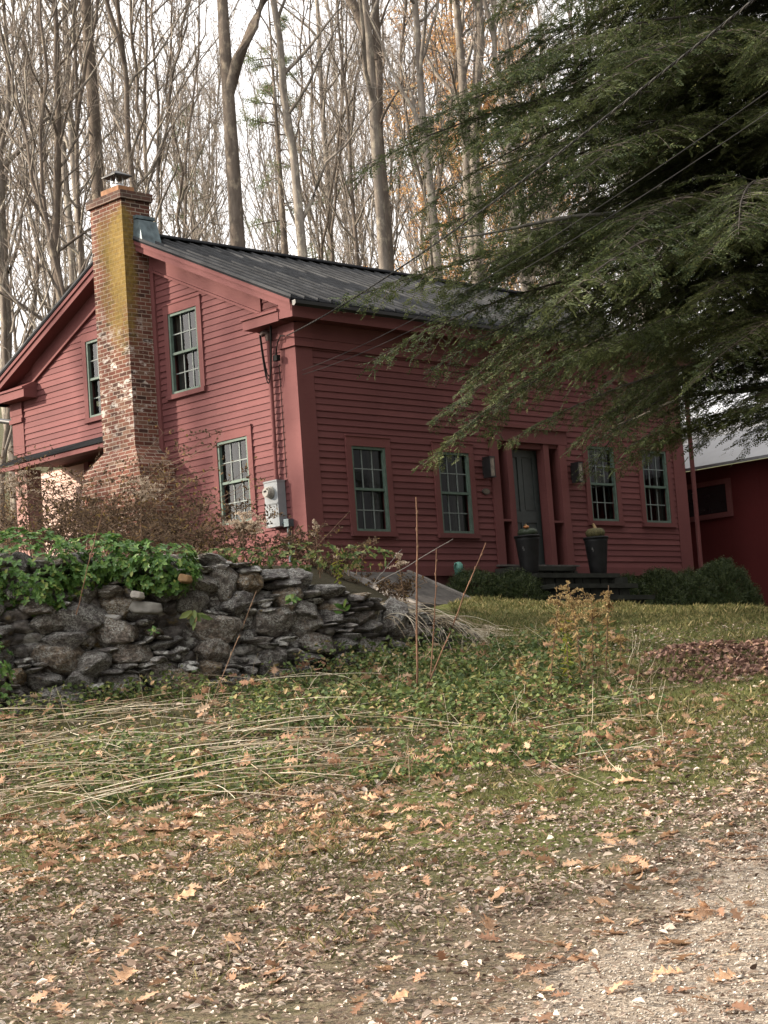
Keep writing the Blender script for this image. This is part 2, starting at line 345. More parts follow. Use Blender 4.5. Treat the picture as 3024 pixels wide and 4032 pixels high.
LITTER = leafy('small_pale_litter', [(0, (.065, .045, .034)), (.25, (.20, .142, .112)), (.55, (.40, .31, .25)), (.86, (.54, .46, .385)), (1, (.64, .575, .50))], .25, .7, .2)
PILE = leafy('maroon_brown_litter', [(0, (.08, .046, .038)), (.5, (.20, .122, .10)), (.85, (.33, .215, .17)), (1, (.46, .30, .19))], .2, .8, .15)
PEB = leafy('pale_pebble', [(0, (.12, .10, .085)), (.5, (.26, .235, .205)), (.85, (.40, .37, .33)), (1, (.58, .55, .50))], 0, .85, .2)
def ground_mat():
    m = Mt('leafy_lawn_soil'); v = m.coord('Object'); at = m.n('ShaderNodeVertexColor'); at.layer_name = 'cover'
    sep = m.n('ShaderNodeSeparateColor'); m.l(at.outputs['Color'], sep.inputs[0])
    f1 = m.noise(v, 1.4, 6, .65); f2 = m.noise(v, 38, 5, .7); f3 = m.noise(v, 9, 5, .65)
    soil = m.ramp(f2, [(.3, (.06, .045, .033)), (.5, (.135, .107, .078)), (.72, (.26, .215, .165))])
    grass = m.ramp(f2, [(.3, (.045, .055, .018)), (.55, (.10, .115, .034)), (.75, (.19, .18, .07))])
    g = m.math('ADD', m.math('MULTIPLY', sep.outputs[0], .9), m.math('MULTIPLY', m.math('SUBTRACT', f3, .5), 1.1), True)
    c = m.mix(g, soil, grass)
    vo = m.n('ShaderNodeTexVoronoi'); vo.inputs['Scale'].default_value = 60; m.l(v, vo.inputs['Vector']); bw = m.n('ShaderNodeRGBToBW'); m.l(vo.outputs['Color'], bw.inputs[0])
    pebc = m.ramp(bw.outputs[0], [(.1, (.14, .115, .09)), (.5, (.29, .245, .195)), (.9, (.52, .455, .375))]); pebc = m.mix(m.ramp(f3, [(.45, (0, 0, 0)), (.7, (.75, .75, .75))]), pebc, (.14, .105, .08))
    gf = m.math('ADD', m.math('MULTIPLY', m.math('SUBTRACT', sep.outputs[2], .5), 3.2), m.math('MULTIPLY', m.math('SUBTRACT', f2, .45), 3.5), True)
    c = m.mix(gf, c, pebc)
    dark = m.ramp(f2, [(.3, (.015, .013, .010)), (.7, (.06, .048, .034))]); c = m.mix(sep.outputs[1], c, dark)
    m.col(c); m.set(.95, 0, .1); m.bump(m.math('ADD', f2, f3), .8, .03); return m.m
GROUND = ground_mat()
def gravel_mat():
    m = Mt('pale_gravel'); v = m.coord('Object'); vo = m.n('ShaderNodeTexVoronoi'); vo.inputs['Scale'].default_value = 75; m.l(v, vo.inputs['Vector'])
    f = m.noise(v, 2.5, 4); f2 = m.noise(v, 60, 4)
    bw = m.n('ShaderNodeRGBToBW'); m.l(vo.outputs['Color'], bw.inputs[0])
    c = m.ramp(bw.outputs[0], [(.1, (.08, .066, .054)), (.5, (.20, .175, .15)), (.9, (.38, .345, .30))])
    c = m.mix(m.ramp(f, [(.4, (0, 0, 0)), (.7, (.7, .7, .7))]), c, (.125, .095, .07))
    m.col(c); m.set(.9, 0, .2); m.bump(m.math('SUBTRACT', m.math('MULTIPLY', f2, .3), vo.outputs['Distance']), .8, .012); return m.m
GRAVEL = gravel_mat()

exec_parts = []
# ================================================================== SETTING
def gravel_edge(D, S):                  # >0 inside the gravel drive
    return S - (-.15 + .62 * (D - 9.6)) + (fbm(D, S, 1.1) - .5) * 1.6 + (vnoise(D, S, 6) - .5) * .5
def build_ground():
    Dl = np.concatenate([np.linspace(-60, 6, 34), np.arange(6.25, 8.4, .25), np.arange(8.5, 32, .09), np.arange(32, 50, .5), np.arange(50, 120, 3), [140, 200, 300, 450]])
    Sl = np.concatenate([[-300, -150, -80, -50, -30], np.arange(-22, -7, 1), np.arange(-7, 9, .11), np.arange(9, 26, 1.), [30, 50, 80, 150, 300]])
    Dg, Sg = np.meshgrid(Dl, Sl, indexing='ij'); Z = hgt(Dg, Sg); X, Y = xy(Dg, Sg)
    n, k = len(Dl), len(Sl); i, j = np.meshgrid(np.arange(n - 1), np.arange(k - 1), indexing='ij'); a = (i * k + j).ravel()
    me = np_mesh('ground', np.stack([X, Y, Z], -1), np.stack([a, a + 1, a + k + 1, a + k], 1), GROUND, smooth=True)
    g = .25 + .75 * sstep(11.5, 15, Dg) * (.75 + .5 * (Sg > 0)); g = g * (1 - .5 * sstep(.3, -.4, Dg - 9.6 - Sg))
    g = np.where(gravel_edge(Dg, Sg) > -.8, g * .35, g)
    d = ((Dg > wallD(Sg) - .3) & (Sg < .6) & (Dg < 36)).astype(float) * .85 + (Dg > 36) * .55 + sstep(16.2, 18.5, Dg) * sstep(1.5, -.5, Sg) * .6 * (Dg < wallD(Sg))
    ca = me.color_attributes.new('cover', 'FLOAT_COLOR', 'POINT'); c = np.zeros((n * k, 4), np.float32)
    c[:, 0] = np.clip(g, 0, 1).ravel(); c[:, 1] = np.clip(d, 0, 1).ravel(); c[:, 3] = 1; ca.data.foreach_set('color', c.ravel())
    c[:, 2] = np.clip(gravel_edge(Dg, Sg) * .5 + .5, 0, 1).ravel() * ((Dg > 6) & (Dg < 22)).ravel(); ca.data.foreach_set('color', c.ravel())
    tag(link('ground', me), kind='structure')
    # the drive: the same surface cut out as its own object
    V = np.stack([X, Y, Z], -1).reshape(-1, 3); Fq = np.stack([a, a + 1, a + k + 1, a + k], 1); ge = (gravel_edge(Dg, Sg).ravel()[Fq].mean(1) > .15) & (Dg.ravel()[a] > 8.4) & (Dg.ravel()[a] < 22)
    dm = np_mesh('gravel_drive', V, Fq[ge], GROUND, smooth=True); cb = dm.color_attributes.new('cover', 'FLOAT_COLOR', 'POINT'); cb.data.foreach_set('color', c.ravel())
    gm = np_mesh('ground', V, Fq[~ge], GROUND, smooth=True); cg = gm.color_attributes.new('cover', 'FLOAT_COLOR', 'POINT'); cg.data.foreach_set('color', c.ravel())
    for mm in (dm, gm):                 # drop the unused points
        import bmesh
        bm = bmesh.new(); bm.from_mesh(mm); bmesh.ops.delete(bm, geom=[v for v in bm.verts if not v.link_faces], context='VERTS'); bm.to_mesh(mm); bm.free()
    bpy.data.objects['ground'].data = gm
    tag(link('gravel_drive', dm), kind='structure')
build_ground()

# ================================================================== HOUSE
W, L, EX = 7.96, 10.02, .109            # gable width, front length, clapboard exposure
SL = .474; ZE = 4.222; OV = .32         # roof slope, eave height at overhang edge
def roofz(y): return ZE + SL * (min(y, W - y) + OV)
house = empty('farmhouse', (0, 0, 0), 'dark red clapboard farmhouse with brick gable chimney and charcoal metal roof', 'house')
def mapper(plane, base=0.0):
    if plane == 'front': return lambda a, z, o: (a, base - o, z)
    if plane == 'gable': return lambda a, z, o: (base - o, a, z)
    if plane == 'right': return lambda a, z, o: (base + o, a, z)
    return lambda a, z, o: (a, base + o, z)
def pbox(mb, P, a0, a1, z0, z1, o0, o1, m=0):
    p, q = P(a0, z0, o0), P(a1, z1, o1); mb.box(p[0], q[0], p[1], q[1], p[2], q[2], m)
def clap(mb, P, z0, z1, lo, hi, holes=(), e=EX, seed=1):
    r = random.Random(seed); n = int(math.ceil((z1 - z0) / e))
    for i in range(n):
        zb = z0 + i * e; zt = min(zb + e, z1); j = r.uniform(-.003, .003)
        cuts = sorted({zb, zt, *[h for H in holes for h in (H[2], H[3]) if zb < h < zt]})
        for c0, c1 in zip(cuts, cuts[1:]):
            mid = (c0 + c1) / 2; segs = [(lo, hi, 0)]
            ivs = [(lo(c0), lo(c1), hi(c0), hi(c1))]
            for H in holes:
                if H[2] < mid < H[3]:
                    nv = []
                    for (l0, l1, h0, h1) in ivs:
                        if H[0] > max(l0, l1) and H[1] < min(h0, h1): nv += [(l0, l1, H[0], H[0]), (H[1], H[1], h0, h1)]
                        elif H[1] >= min(h0, h1) and H[0] > max(l0, l1): nv.append((l0, l1, min(h0, H[0]), min(h1, H[0])))
                        elif H[0] <= max(l0, l1) and H[1] < min(h0, h1): nv.append((max(l0, H[1]), max(l1, H[1]), h0, h1))
                        else: nv.append((l0, l1, h0, h1))
                    ivs = nv
            o0 = .024 + j - .018 * (c0 - zb) / e; o1 = .024 + j - .018 * (c1 - zb) / e
            for (l0, l1, h0, h1) in ivs:
                if h0 - l0 < .01: continue
                # long runs are split into boards that bow a little
                m = max(1, int((h0 - l0) / 1.6)); ks = [k / m for k in range(m + 1)]
                w = [r.uniform(-.0035, .0035) for _ in ks]
                for k in range(m):
                    u, v = ks[k], ks[k + 1]; A0, A1 = l0 + (h0 - l0) * u, l0 + (h0 - l0) * v; B0, B1 = l1 + (h1 - l1) * u, l1 + (h1 - l1) * v
                    q = [P(A0, c0 + w[k], o0), P(A1, c0 + w[k + 1], o0), P(B1, c1, o1), P(B0, c1, o1)]
                    mb.add(q, [(0, 1, 2, 3)])
                    if c0 == zb: mb.add([P(A0, c0 + w[k], -.004), P(A1, c0 + w[k + 1], -.004), P(A1, c0 + w[k + 1], o0), P(A0, c0 + w[k], o0)], [(0, 1, 2, 3)])
# window openings: a0, z0, width, height
WW, WH = .778, 1.40
FW = [(1.045, .562), (3.067, .562), (7.079, .856), (8.689, .856)]
GW = [(2.363, 3.262), (1.269, .873), (4.766, 3.245)]
DOORH = (4.42, 6.43, .0, 2.23)
PF, PG = mapper('front'), mapper('gable')
mb = MB()
clap(mb, PF, 0.0, 3.95, lambda z: .05, lambda z: L - .05, [(a, a + WW, z, z + WH) for a, z in FW] + [DOORH], seed=3)
mb.build('front_wall', RED, house)
RECESS = (4.3, 7.62, -1.0, 2.74)
mb = MB()
glo = lambda z: max(.05, (z - ZE) / SL - OV + .06); ghi = lambda z: W - glo(z)
clap(mb, PG, -.65, 6.1, glo, ghi, [(a, a + WW, z, z + WH) for a, z in GW] + [RECESS], seed=5)
mb.build('gable_wall', RED, house)
mb = MB()
clap(mb, mapper('right', L), -.6, 6.1, glo, ghi, [], seed=6); mb.build('side_wall', RED, house)
mb = MB(); clap(mb, mapper('back', W), 0, 4, lambda z: .05, lambda z: L - .05, [(-1, 2.6, -1, 2.74)], seed=8); mb.build('back_wall', RED, house)
# foundation
mb = MB(); mb.box(.0, L, .03, .3, -1.3, -.004); mb.box(.03, .3, .3, 4.2, -1.3, -.66); mb.build('foundation', FOUND, house)
mb = MB(); pbox(mb, PF, .33, 4.40, -.16, -.003, -.02, .03); pbox(mb, PF, 6.45, 9.87, -.16, -.003, -.02, .03); mb.build('water_table', REDTRIM, house)
# corner boards with capitals
def corner(parent, xs, ys, sgnx, sgny, z0, ztop):
    mb = MB(); w = .33; t = .035
    def leg(z0, z1, t):
        ox0, ox1 = sorted((xs - sgnx * 0, xs + sgnx * w)); 
        mb.box(xs - sgnx * t, xs + sgnx * w, ys - sgny * t, ys, z0, z1) if True else 0
        mb.box(xs - sgnx * t, xs, ys, ys + sgny * w, z0, z1)
    leg(z0, 3.515, .035); leg(3.519, 3.60, .075); leg(3.604, 3.66, .05); leg(3.664, ztop, .06)
    return mb.build('corner_board', REDTRIM, parent)
corner(house, 0, 0, 1, 1, -.7, 3.90)
corner(house, 0, W, 1, -1, 2.93, 3.90)
corner(house, L, 0, -1, 1, -.9, 3.90)
# porch corner post below the pent roof
mb = MB(); mb.box(-.03, .3, W - .33, W + .03, .2, 2.62); mb.build('porch_post', red_paint('sunlit_post_paint', (.30, .17, .15)), house)  # post is lighter than the trim: sunlight put into its colour
# frieze, cornice, returns
mb = MB()
pbox(mb, PF, .34, L - .34, 3.664, 3.925, .0, .045); pbox(mb, PF, .34, L - .34, 3.519, 3.60, .0, .06); pbox(mb, PF, .34, L - .34, 3.604, 3.660, .0, .035)
mb.build('frieze', REDTRIM, house)
mb = MB()
mb.prism([(-OV + .012, -OV, 3.915), (-OV + .012, .0, 3.93), (-OV + .012, .0, 4.33), (-OV + .012, -OV, 4.17)], (L + 2 * OV - .024, 0, 0))
mb.build('cornice', REDTRIM, house)
for (y0, y1, s) in ((0.003, .87, 1), (W - .81, W + OV, -1)):
    mb = MB(); mb.box(-OV, -.0, y0, y1, 3.905, 4.06); mb.box(-OV - .03, -.0, y0, y1 + (.03 if s > 0 else -.0), 4.062, 4.10)
    mb.hexa([(-OV, y0, 4.102), (-.01, y0, 4.102), (-.01, y1, 4.102), (-OV, y1, 4.102)], [(-.1, y0, 4.2), (-.01, y0, 4.2), (-.01, y1 - s * .12, 4.2), (-.1, y1 - s * .12, 4.2)])
    if s < 0: mb.box(-OV, .3, W + .01, W + OV, 3.905, 4.06)
    mb.build('cornice_return', REDTRIM, house)
# rakes: fascia (two steps), soffit, frieze board
for side in (0, 1):
    my = (lambda y: y) if side == 0 else (lambda y: W - y)
    def band(mb, x0, x1, zo0, zo1, ya, yb):
        pts = [(x0, my(ya), roofz(ya) + zo0), (x0, my(yb), roofz(yb) + zo0), (x0, my(yb), roofz(yb) + zo1), (x0, my(ya), roofz(ya) + zo1)]
        mb.prism(pts, (x1 - x0, 0, 0))
    yr = W / 2 - .002
    mb = MB(); band(mb, -OV - .03, -OV + .03, -.105, -.035, -OV, yr); band(mb, -OV, -OV + .05, -.215, -.107, -OV + .02, yr); mb.build('rake_board', REDTRIM, house)
    mb = MB(); band(mb, -OV + .052, -.0, -.20, -.13, -.1, yr); mb.build('soffit', REDTRIM, house)
    mb = MB(); band(mb, -.045, .0, -.50, -.202, .72, yr); band(mb, -.075, .0, -.545, -.502, .70, yr); mb.build('rake_frieze', REDTRIM, house)
# roof
mb = MB()
for my in ((lambda y: y), (lambda y: W - y)):
    a, b = (-OV - .04, W / 2); z0, z1 = ZE - .02, roofz(W / 2) + .0
    ring = [(-OV - .045, my(a), z0), (-OV - .045, my(b), z1), (-OV - .045, my(b), z1 - .03), (-OV - .045, my(a), z0 - .03)]
    mb.prism(ring, (L + 2 * OV + .09, 0, 0))
    nr = 38
    for k in range(nr):
        x = -OV - .04 + k * (L + 2 * OV + .05) / (nr - 1)
        mb.hexa([(x - .012, my(a - .012), z0 + .001), (x + .030, my(a - .012), z0 + .001), (x + .030, my(b), z1 + .001), (x - .012, my(b), z1 + .001)],
                [(x - .001, my(a - .012), z0 + .05), (x + .019, my(a - .012), z0 + .05), (x + .019, my(b), z1 + .05), (x - .001, my(b), z1 + .05)], 1)
roof = mb.build('roof', [ROOF, RIB], house)
mb = MB(); zr = roofz(W / 2)
for s in (-1, 1):
    mb.prism([(-OV - .05, W / 2, zr + .075), (-OV - .05, W / 2 + s * .2, zr - .022), (-OV - .05, W / 2 + s * .2, zr - .002), (-OV - .05, W / 2, zr + .095)], (L + 2 * OV + .1, 0, 0))
mb.build('ridge_cap', ROOF, roof)
mb = MB(); y0 = -OV - .05
mb.prism([(-OV - .02, y0, 4.155), (-OV - .02, y0 - .075, 4.16), (-OV - .02, y0 - .08, 4.105), (-OV - .02, y0 - .04, 4.07), (-OV - .02, y0, 4.08)], (L + 2 * OV, 0, 0))
mb.build('gutter', IRON, roof)
# windows
def window(P, a0, z0, curtain=None, w=WW, h=WH, back=True):
    mb = MB()
    pbox(mb, P, a0 - .115, a0, z0 - .0, z0 + h + .0, .0, .045); pbox(mb, P, a0 + w, a0 + w + .115, z0, z0 + h, .0, .045)
    pbox(mb, P, a0 - .115, a0 + w + .115, z0 + h, z0 + h + .155, .0, .047); pbox(mb, P, a0 - .125, a0 + w + .125, z0 + h + .155, z0 + h + .175, .0, .062)
    pbox(mb, P, a0 - .125, a0 + w + .125, z0 - .08, z0, .0, .075)
    for (u0, u1, v0, v1) in ((a0 - .03, a0, z0, z0 + h), (a0 + w, a0 + w + .03, z0, z0 + h), (a0 - .03, a0 + w + .03, z0 + h, z0 + h + .03), (a0 - .03, a0 + w + .03, z0 - .03, z0)):
        pbox(mb, P, u0, u1, v0, v1, -.14, -.001)
    win = mb.build('window', REDTRIM, house)
    mb = MB(); f = .045
    pbox(mb, P, a0, a0 + f, z0, z0 + h, -.03, .03); pbox(mb, P, a0 + w - f, a0 + w, z0, z0 + h, -.03, .03)
    pbox(mb, P, a0 + f, a0 + w - f, z0 + h - f, z0 + h, -.03, .028); pbox(mb, P, a0 + f, a0 + w - f, z0, z0 + f, -.03, .032)
    mid = z0 + h * .5
    pbox(mb, P, a0 + f, a0 + w - f, mid - .022, mid + .02, -.055, .012)
    mb.build('window_frame', GREEN, win)
    mb = MB(); aw = (w - 2 * f); 
    for (q0, q1, o) in ((mid + .02, z0 + h - f, -.03), (z0 + f, mid - .022, -.058)):
        for k in (1, 2): pbox(mb, P, a0 + f + aw * k / 3 - .0095, a0 + f + aw * k / 3 + .0095, q0, q1, o - .012, o + .012)
        for k in range(3):
            c0 = a0 + f + aw * k / 3 + (.0095 if k else 0); c1 = a0 + f + aw * (k + 1) / 3 - (.0095 if k < 2 else 0)
            pbox(mb, P, c0, c1, (q0 + q1) / 2 - .009, (q0 + q1) / 2 + .009, o - .012, o + .011)
    mb.build('muntins', MUNTIN, win)
    mb = MB()
    for (q0, q1, o) in ((mid + .02, z0 + h - f, -.032), (z0 + f, mid - .022, -.060)):
        mb.add([P(a0 + f, q0, o), P(a0 + w - f, q0, o), P(a0 + w - f, q1, o), P(a0 + f, q1, o)], [(0, 1, 2, 3) if P is PF else (3, 2, 1, 0)])
    mb.build('window_glass', GLASS, win)
    mb = MB(); pbox(mb, P, a0 - .3, a0 + w + .3, z0 - .3, z0 + h + .3, -.75, -.70); mb.build('room_dark', DARK, win)  # near-black sheet stands in for the unlit room
    if curtain:
        mb = MB()
        for (c0, c1) in curtain:
            n = 26; vs = []
            for k in range(n + 1):
                a = a0 + w * (c0 + (c1 - c0) * k / n); o = -.16 - .018 * math.sin(k * 1.35) - .008 * math.sin(k * .53 + 1)
                vs += [P(a, z0 + .02, o), P(a, z0 + h - .02, o)]
            mb.add(vs, [(2 * k, 2 * k + 2, 2 * k + 3, 2 * k + 1) for k in range(n)], smooth=True)
        mb.build('curtain', CURTAIN, win)
window(PF, *FW[0], curtain=[(.72, 1.05)]); window(PF, *FW[1], curtain=[(.62, 1.02)])
window(PF, *FW[2], curtain=[(.0, .3)]); window(PF, *FW[3], curtain=[(.0, .4), (.75, 1.)])
window(PG, *GW[0], curtain=[(.8, 1.05)]); window(PG, *GW[1], curtain=[(.68, 1.05)]); window(PG, *GW[2], curtain=[(.3, .6)])
# chimney with UV-mapped brickwork
def brick_prism(mb, uvs, b, t, zb, zt):
    """b, t: (x0,x1,y0,y1) at zb and zt"""
    def ring(q, z): return [(q[0], q[2], z), (q[1], q[2], z), (q[1], q[3], z), (q[0], q[3], z)]
    B, T = ring(b, zb), ring(t, zt)
    for i in range(4):
        j = (i + 1) % 4; mb.add([B[i], B[j], T[j], T[i]], [(0, 1, 2, 3)])
        ax = 0 if i % 2 == 0 else 1
        uvs.append([(q[ax] + (.06 if ax == 0 else 0), q[2]) for q in (B[i], B[j], T[j], T[i])])
    mb.add(T, [(0, 1, 2, 3)]); uvs.append([(q[0], q[1]) for q in T])
    mb.add(B, [(3, 2, 1, 0)]); uvs.append([(q[0], q[1]) for q in B[::-1]])
CX0, CX1, CY0, CY1 = -.57, .03, 3.555, 4.46
mb = MB(); uvs = []
brick_prism(mb, uvs, (-.78, -.03, 3.2, 4.86), (-.78, -.03, 3.2, 4.86), -.4, 2.05)
brick_prism(mb, uvs, (-.78, -.03, 3.2, 4.86), (CX0, -.03, CY0, CY1), 2.05, 2.42)
brick_prism(mb, uvs, (CX0, CX1, CY0, CY1), (CX0, CX1, CY0, CY1), 2.42, 6.74)
brick_prism(mb, uvs, (CX0 - .05, CX1 + .05, CY0 - .05, CY1 + .05), (CX0 - .05, CX1 + .05, CY0 - .05, CY1 + .05), 6.742, 6.885)
ch = mb.build('chimney', BRICK, house)
ul = ch.data.uv_layers.new(name='UVMap'); ul.data.foreach_set('uv', np.array(uvs, np.float32).ravel())
mb = MB(); mb.box(-.45, -.11, 3.77, 4.28, 6.887, 7.05); mb.build('flue_tile', CLAY, ch)
mb = MB(); c = (-.28, 4.02)
mb.lathe((c[0], c[1], 7.052), [(.115, 0), (.115, .085), (.10, .09)], 16, 0)
for a in range(4):
    x, y = c[0] + .10 * math.cos(a * 1.571 + .78), c[1] + .10 * math.sin(a * 1.571 + .78); mb.box(x - .009, x + .009, y - .009, y + .009, 7.12, 7.29)
mb.build('flue_collar', STEEL, ch)
mb = MB(); q = .19
mb.add([(c[0] - q, c[1] - q, 7.285), (c[0] + q, c[1] - q, 7.285), (c[0] + q, c[1] + q, 7.285), (c[0] - q, c[1] + q, 7.285), (c[0], c[1], 7.40),
        (c[0] - q, c[1] - q, 7.262), (c[0] + q, c[1] - q, 7.262), (c[0] + q, c[1] + q, 7.262), (c[0] - q, c[1] + q, 7.262), (c[0], c[1], 7.33)],
       [(0, 1, 4), (1, 2, 4), (2, 3, 4), (3, 0, 4), (6, 5, 9), (7, 6, 9), (8, 7, 9), (5, 8, 9), (5, 6, 1, 0), (6, 7, 2, 1), (7, 8, 3, 2), (8, 5, 0, 3)])
mb.build('rain_cap', IRON, ch)
# lead flashing saddle on the roof side of the chimney
mb = MB(); y1 = CY0 - .004; y0 = 3.30
mb.hexa([(-.36, y0, roofz(y0) + .005), (.06, y0, roofz(y0) + .005), (.06, y1, roofz(y1)), (-.36, y1, roofz(y1))],
        [(-.33, y0 + .10, 6.36), (.05, y0 + .10, 6.36), (.05, y1, 6.40), (-.33, y1, 6.40)])
mb.box(-.34, .07, y0 + .16, y1 - .001, 6.402, 6.46); mb.build('chimney_flashing', LEAD, ch)
mb = MB(); pbox(mb, PG, 3.455, 3.55, -.6, 5.56, .0, .055); pbox(mb, PG, 4.465, 4.55, 2.8, 5.5, .0, .05); mb.build('chimney_side_board', REDTRIM, house)
# pent roof and the recessed porch under it
mb = MB()
mb.hexa([(-.46, 4.47, 2.66), (.0, 4.47, 2.83), (.0, W + .02, 2.83), (-.46, W + .02, 2.66)], [(-.46, 4.47, 2.70), (.0, 4.47, 2.88), (.0, W + .02, 2.88), (-.46, W + .02, 2.70)])
pr = mb.build('pent_roof', ROOF, house)
mb = MB(); mb.box(-.43, -.39, 4.48, W, 2.57, 2.655); mb.box(-.385, .0, 4.48, W, 2.62, 2.65); mb.build('pent_roof_fascia', REDTRIM, pr)
mb = MB()
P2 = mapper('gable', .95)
clap(mb, P2, .3, 2.7, lambda z: 7.05, lambda z: 9.2, [], seed=9); mb.build('porch_wall', red_paint('sunlit_porch_paint', (.50, .36, .31)), house)  # pale tone puts the direct sun into the panel colour
mb = MB(); mb.box(.87, 1.0, 6.9, 7.05, .3, 2.7)
n = 9
for k in range(n):                       # curved bracket beside the panel
    a0, a1 = k / n * 1.4, (k + 1) / n * 1.4
    mb.hexa([(.86, 6.9 - .55 * math.sin(a0), 2.0 + .6 * (1 - math.cos(a0)) ), (.98, 6.9 - .55 * math.sin(a0), 2.0 + .6 * (1 - math.cos(a0))), (.98, 6.9 - .55 * math.sin(a1), 2.0 + .6 * (1 - math.cos(a1))), (.86, 6.9 - .55 * math.sin(a1), 2.0 + .6 * (1 - math.cos(a1)))],
            [(.86, 6.9 - .55 * math.sin(a0), 2.12 + .6 * (1 - math.cos(a0)) ), (.98, 6.9 - .55 * math.sin(a0), 2.12 + .6 * (1 - math.cos(a0))), (.98, 6.9 - .55 * math.sin(a1), 2.12 + .6 * (1 - math.cos(a1))), (.86, 6.9 - .55 * math.sin(a1), 2.12 + .6 * (1 - math.cos(a1)))])
mb.build('porch_bracket', REDTRIM, house)
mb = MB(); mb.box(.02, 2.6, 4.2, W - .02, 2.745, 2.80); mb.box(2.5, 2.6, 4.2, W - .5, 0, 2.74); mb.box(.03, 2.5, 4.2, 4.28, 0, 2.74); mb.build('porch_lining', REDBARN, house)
# front door composition
dr = MB()
PX = [(4.40, 4.604), (4.838, 4.983), (5.849, 5.99), (6.258, 6.447)]
for i, (a, b) in enumerate(PX):
    o = .05 if i in (0, 3) else .03
    pbox(dr, PF, a, b, .03, 2.225, -.14, o)
pbox(dr, PF, 4.36, 6.49, 2.227, 2.47, .0, .055); pbox(dr, PF, 4.33, 6.52, 2.472, 2.53, .0, .10)
pbox(dr, PF, 4.604, 4.838, .80, .84, -.14, .035); pbox(dr, PF, 5.99, 6.258, .80, .84, -.14, .035)
pbox(dr, PF, 4.604, 4.838, 2.16, 2.226, -.14, .0); pbox(dr, PF, 5.99, 6.258, 2.16, 2.226, -.14, .0); pbox(dr, PF, 4.983, 5.849, 2.13, 2.226, -.3, -.02)
pbox(dr, PF, 4.604, 4.838, .03, .80, -.30, -.26); pbox(dr, PF, 5.99, 6.258, .03, .80, -.30, -.26)
pbox(dr, PF, 4.5, 4.604, .03, 2.2, -.36, -.141); pbox(dr, PF, 4.838, 4.90, .03, 2.2, -.36, -.141); pbox(dr, PF, 5.93, 5.99, .03, 2.2, -.36, -.141); pbox(dr, PF, 6.258, 6.35, .03, 2.2, -.36, -.141)
surround = dr.build('door_surround', REDTRIM, house)
mb = MB(); pbox(mb, PF, 4.604, 4.838, .84, 2.16, -.31, -.27); pbox(mb, PF, 5.99, 6.258, .84, 2.16, -.31, -.27); mb.build('sidelight', REDBARN, house)  # darker red boards carry the recess shade in their colour
mb = MB(); pbox(mb, PF, 4.35, 6.5, .0, .03, -.4, .12); mb.build('door_sill', PLANK, house)
mb = MB(); D0, D1 = 4.94, 5.90; od = -.22
pbox(mb, PF, D0, D1, .03, 2.13, od - .03, od)
def rail(a0, a1, z0, z1): pbox(mb, PF, a0, a1, z0, z1, od, od + .022)
rail(D0, D0 + .13, .03, 2.13); rail(D1 - .13, D1, .03, 2.13); rail(5.36, 5.48, .27, .82); rail(5.36, 5.48, 1.02, 2.0)
rail(D0 + .13, D1 - .13, 2.0, 2.13); rail(D0 + .13, D1 - .13, .82, 1.02); rail(D0 + .13, D1 - .13, .03, .27)
for a0, a1 in ((D0 + .16, 5.33), (5.51, D1 - .16)):
    for z0, z1 in ((.30, .79), (1.05, 1.97)): pbox(mb, PF, a0, a1, z0, z1, od, od + .010)
door = mb.build('front_door', DOOR, house)
mb = MB(); mb.lathe((D0 + .07, .0, .95), [(.0, -.0), (.03, .0), (.03, .05), (.0, .06)], 12); dk = MB()
dk.tube([(D0 + .07, .19, .98), (D0 + .07, .14, .98)], [.012, .03], 10); dk.build('door_knob', IRON, door)
# downspout at the far corner
mb = MB(); mb.tube([(10.22, -.42, 4.08), (10.22, -.30, 3.9), (10.24, -.08, 3.6), (10.25, -.06, -.6)], .045, 8); mb.build('downspout', REDTRIM, house)
mb = MB(); mb.tube([(.25, W + .03, 3.50), (.25, W + .14, 3.58), (.28, W + 1.1, 3.80)], .05, 8); mb.build('drain_pipe', IRON, house)
# ================================================================== BARN beyond the far corner
barn = empty('barn', (12, 0, -1), 'plain dark maroon outbuilding with a wide window beyond the farmhouse corner', 'outbuilding')
BO = (12, 0, -1)
mb = MB(); P = mapper('gable', 12.0)
WY0, WY1, WZ0, WZ1 = .40, 3.2, 1.20, 1.78
for (a0, a1, z0, z1) in ((-7, WY0, -1.4, 2.15), (WY1, 9, -1.4, 2.15), (WY0, WY1, -1.4, WZ0), (WY0, WY1, WZ1, 2.15)): pbox(mb, P, a0, a1, z0, z1, -.2, 0)
for k in range(28): pbox(mb, P, -6.9 + k * .406, -6.87 + k * .406, -1.35, 2.14, .0005, .006) if not (WY0 - .5 < -6.9 + k * .406 < WY1 + .2) else None
mb.box(12.2, 18, 8.8, 9, -1.4, 2.15); mb.box(12.2, 18, -7, -6.8, -1.4, 2.15)
mb.build('barn_wall', REDBARN, barn, BO)
mb = MB(); pbox(mb, P, WY0 - .12, WY0, WZ0 - .1, WZ1 + .1, .0, .04); pbox(mb, P, WY0, WY1, WZ0 - .1, WZ0, .0, .05); pbox(mb, P, WY0, WY1, WZ1, WZ1 + .1, .0, .04); pbox(mb, P, WY1, WY1 + .12, WZ0 - .1, WZ1 + .1, .0, .04)
bw = mb.build('barn_window', REDTRIM, barn, BO)
mb = MB(); pbox(mb, P, WY0, WY1, WZ0, WZ1, -.1, -.06); mb.build('window_glass', simple('dark_barn_pane', (.012, .013, .014), .12, .1), bw, BO)
mb = MB(); mb.prism([(11.55, -7.3, 2.10), (11.55, -7.3, 2.16), (17, -7.3, 4.0), (17, -7.3, 3.94)], (0, 16.6, 0)); mb.build('barn_roof', simple('pale_metal_roof', (.16, .165, .175), .5, .1, 2, metal=.2), barn, BO)
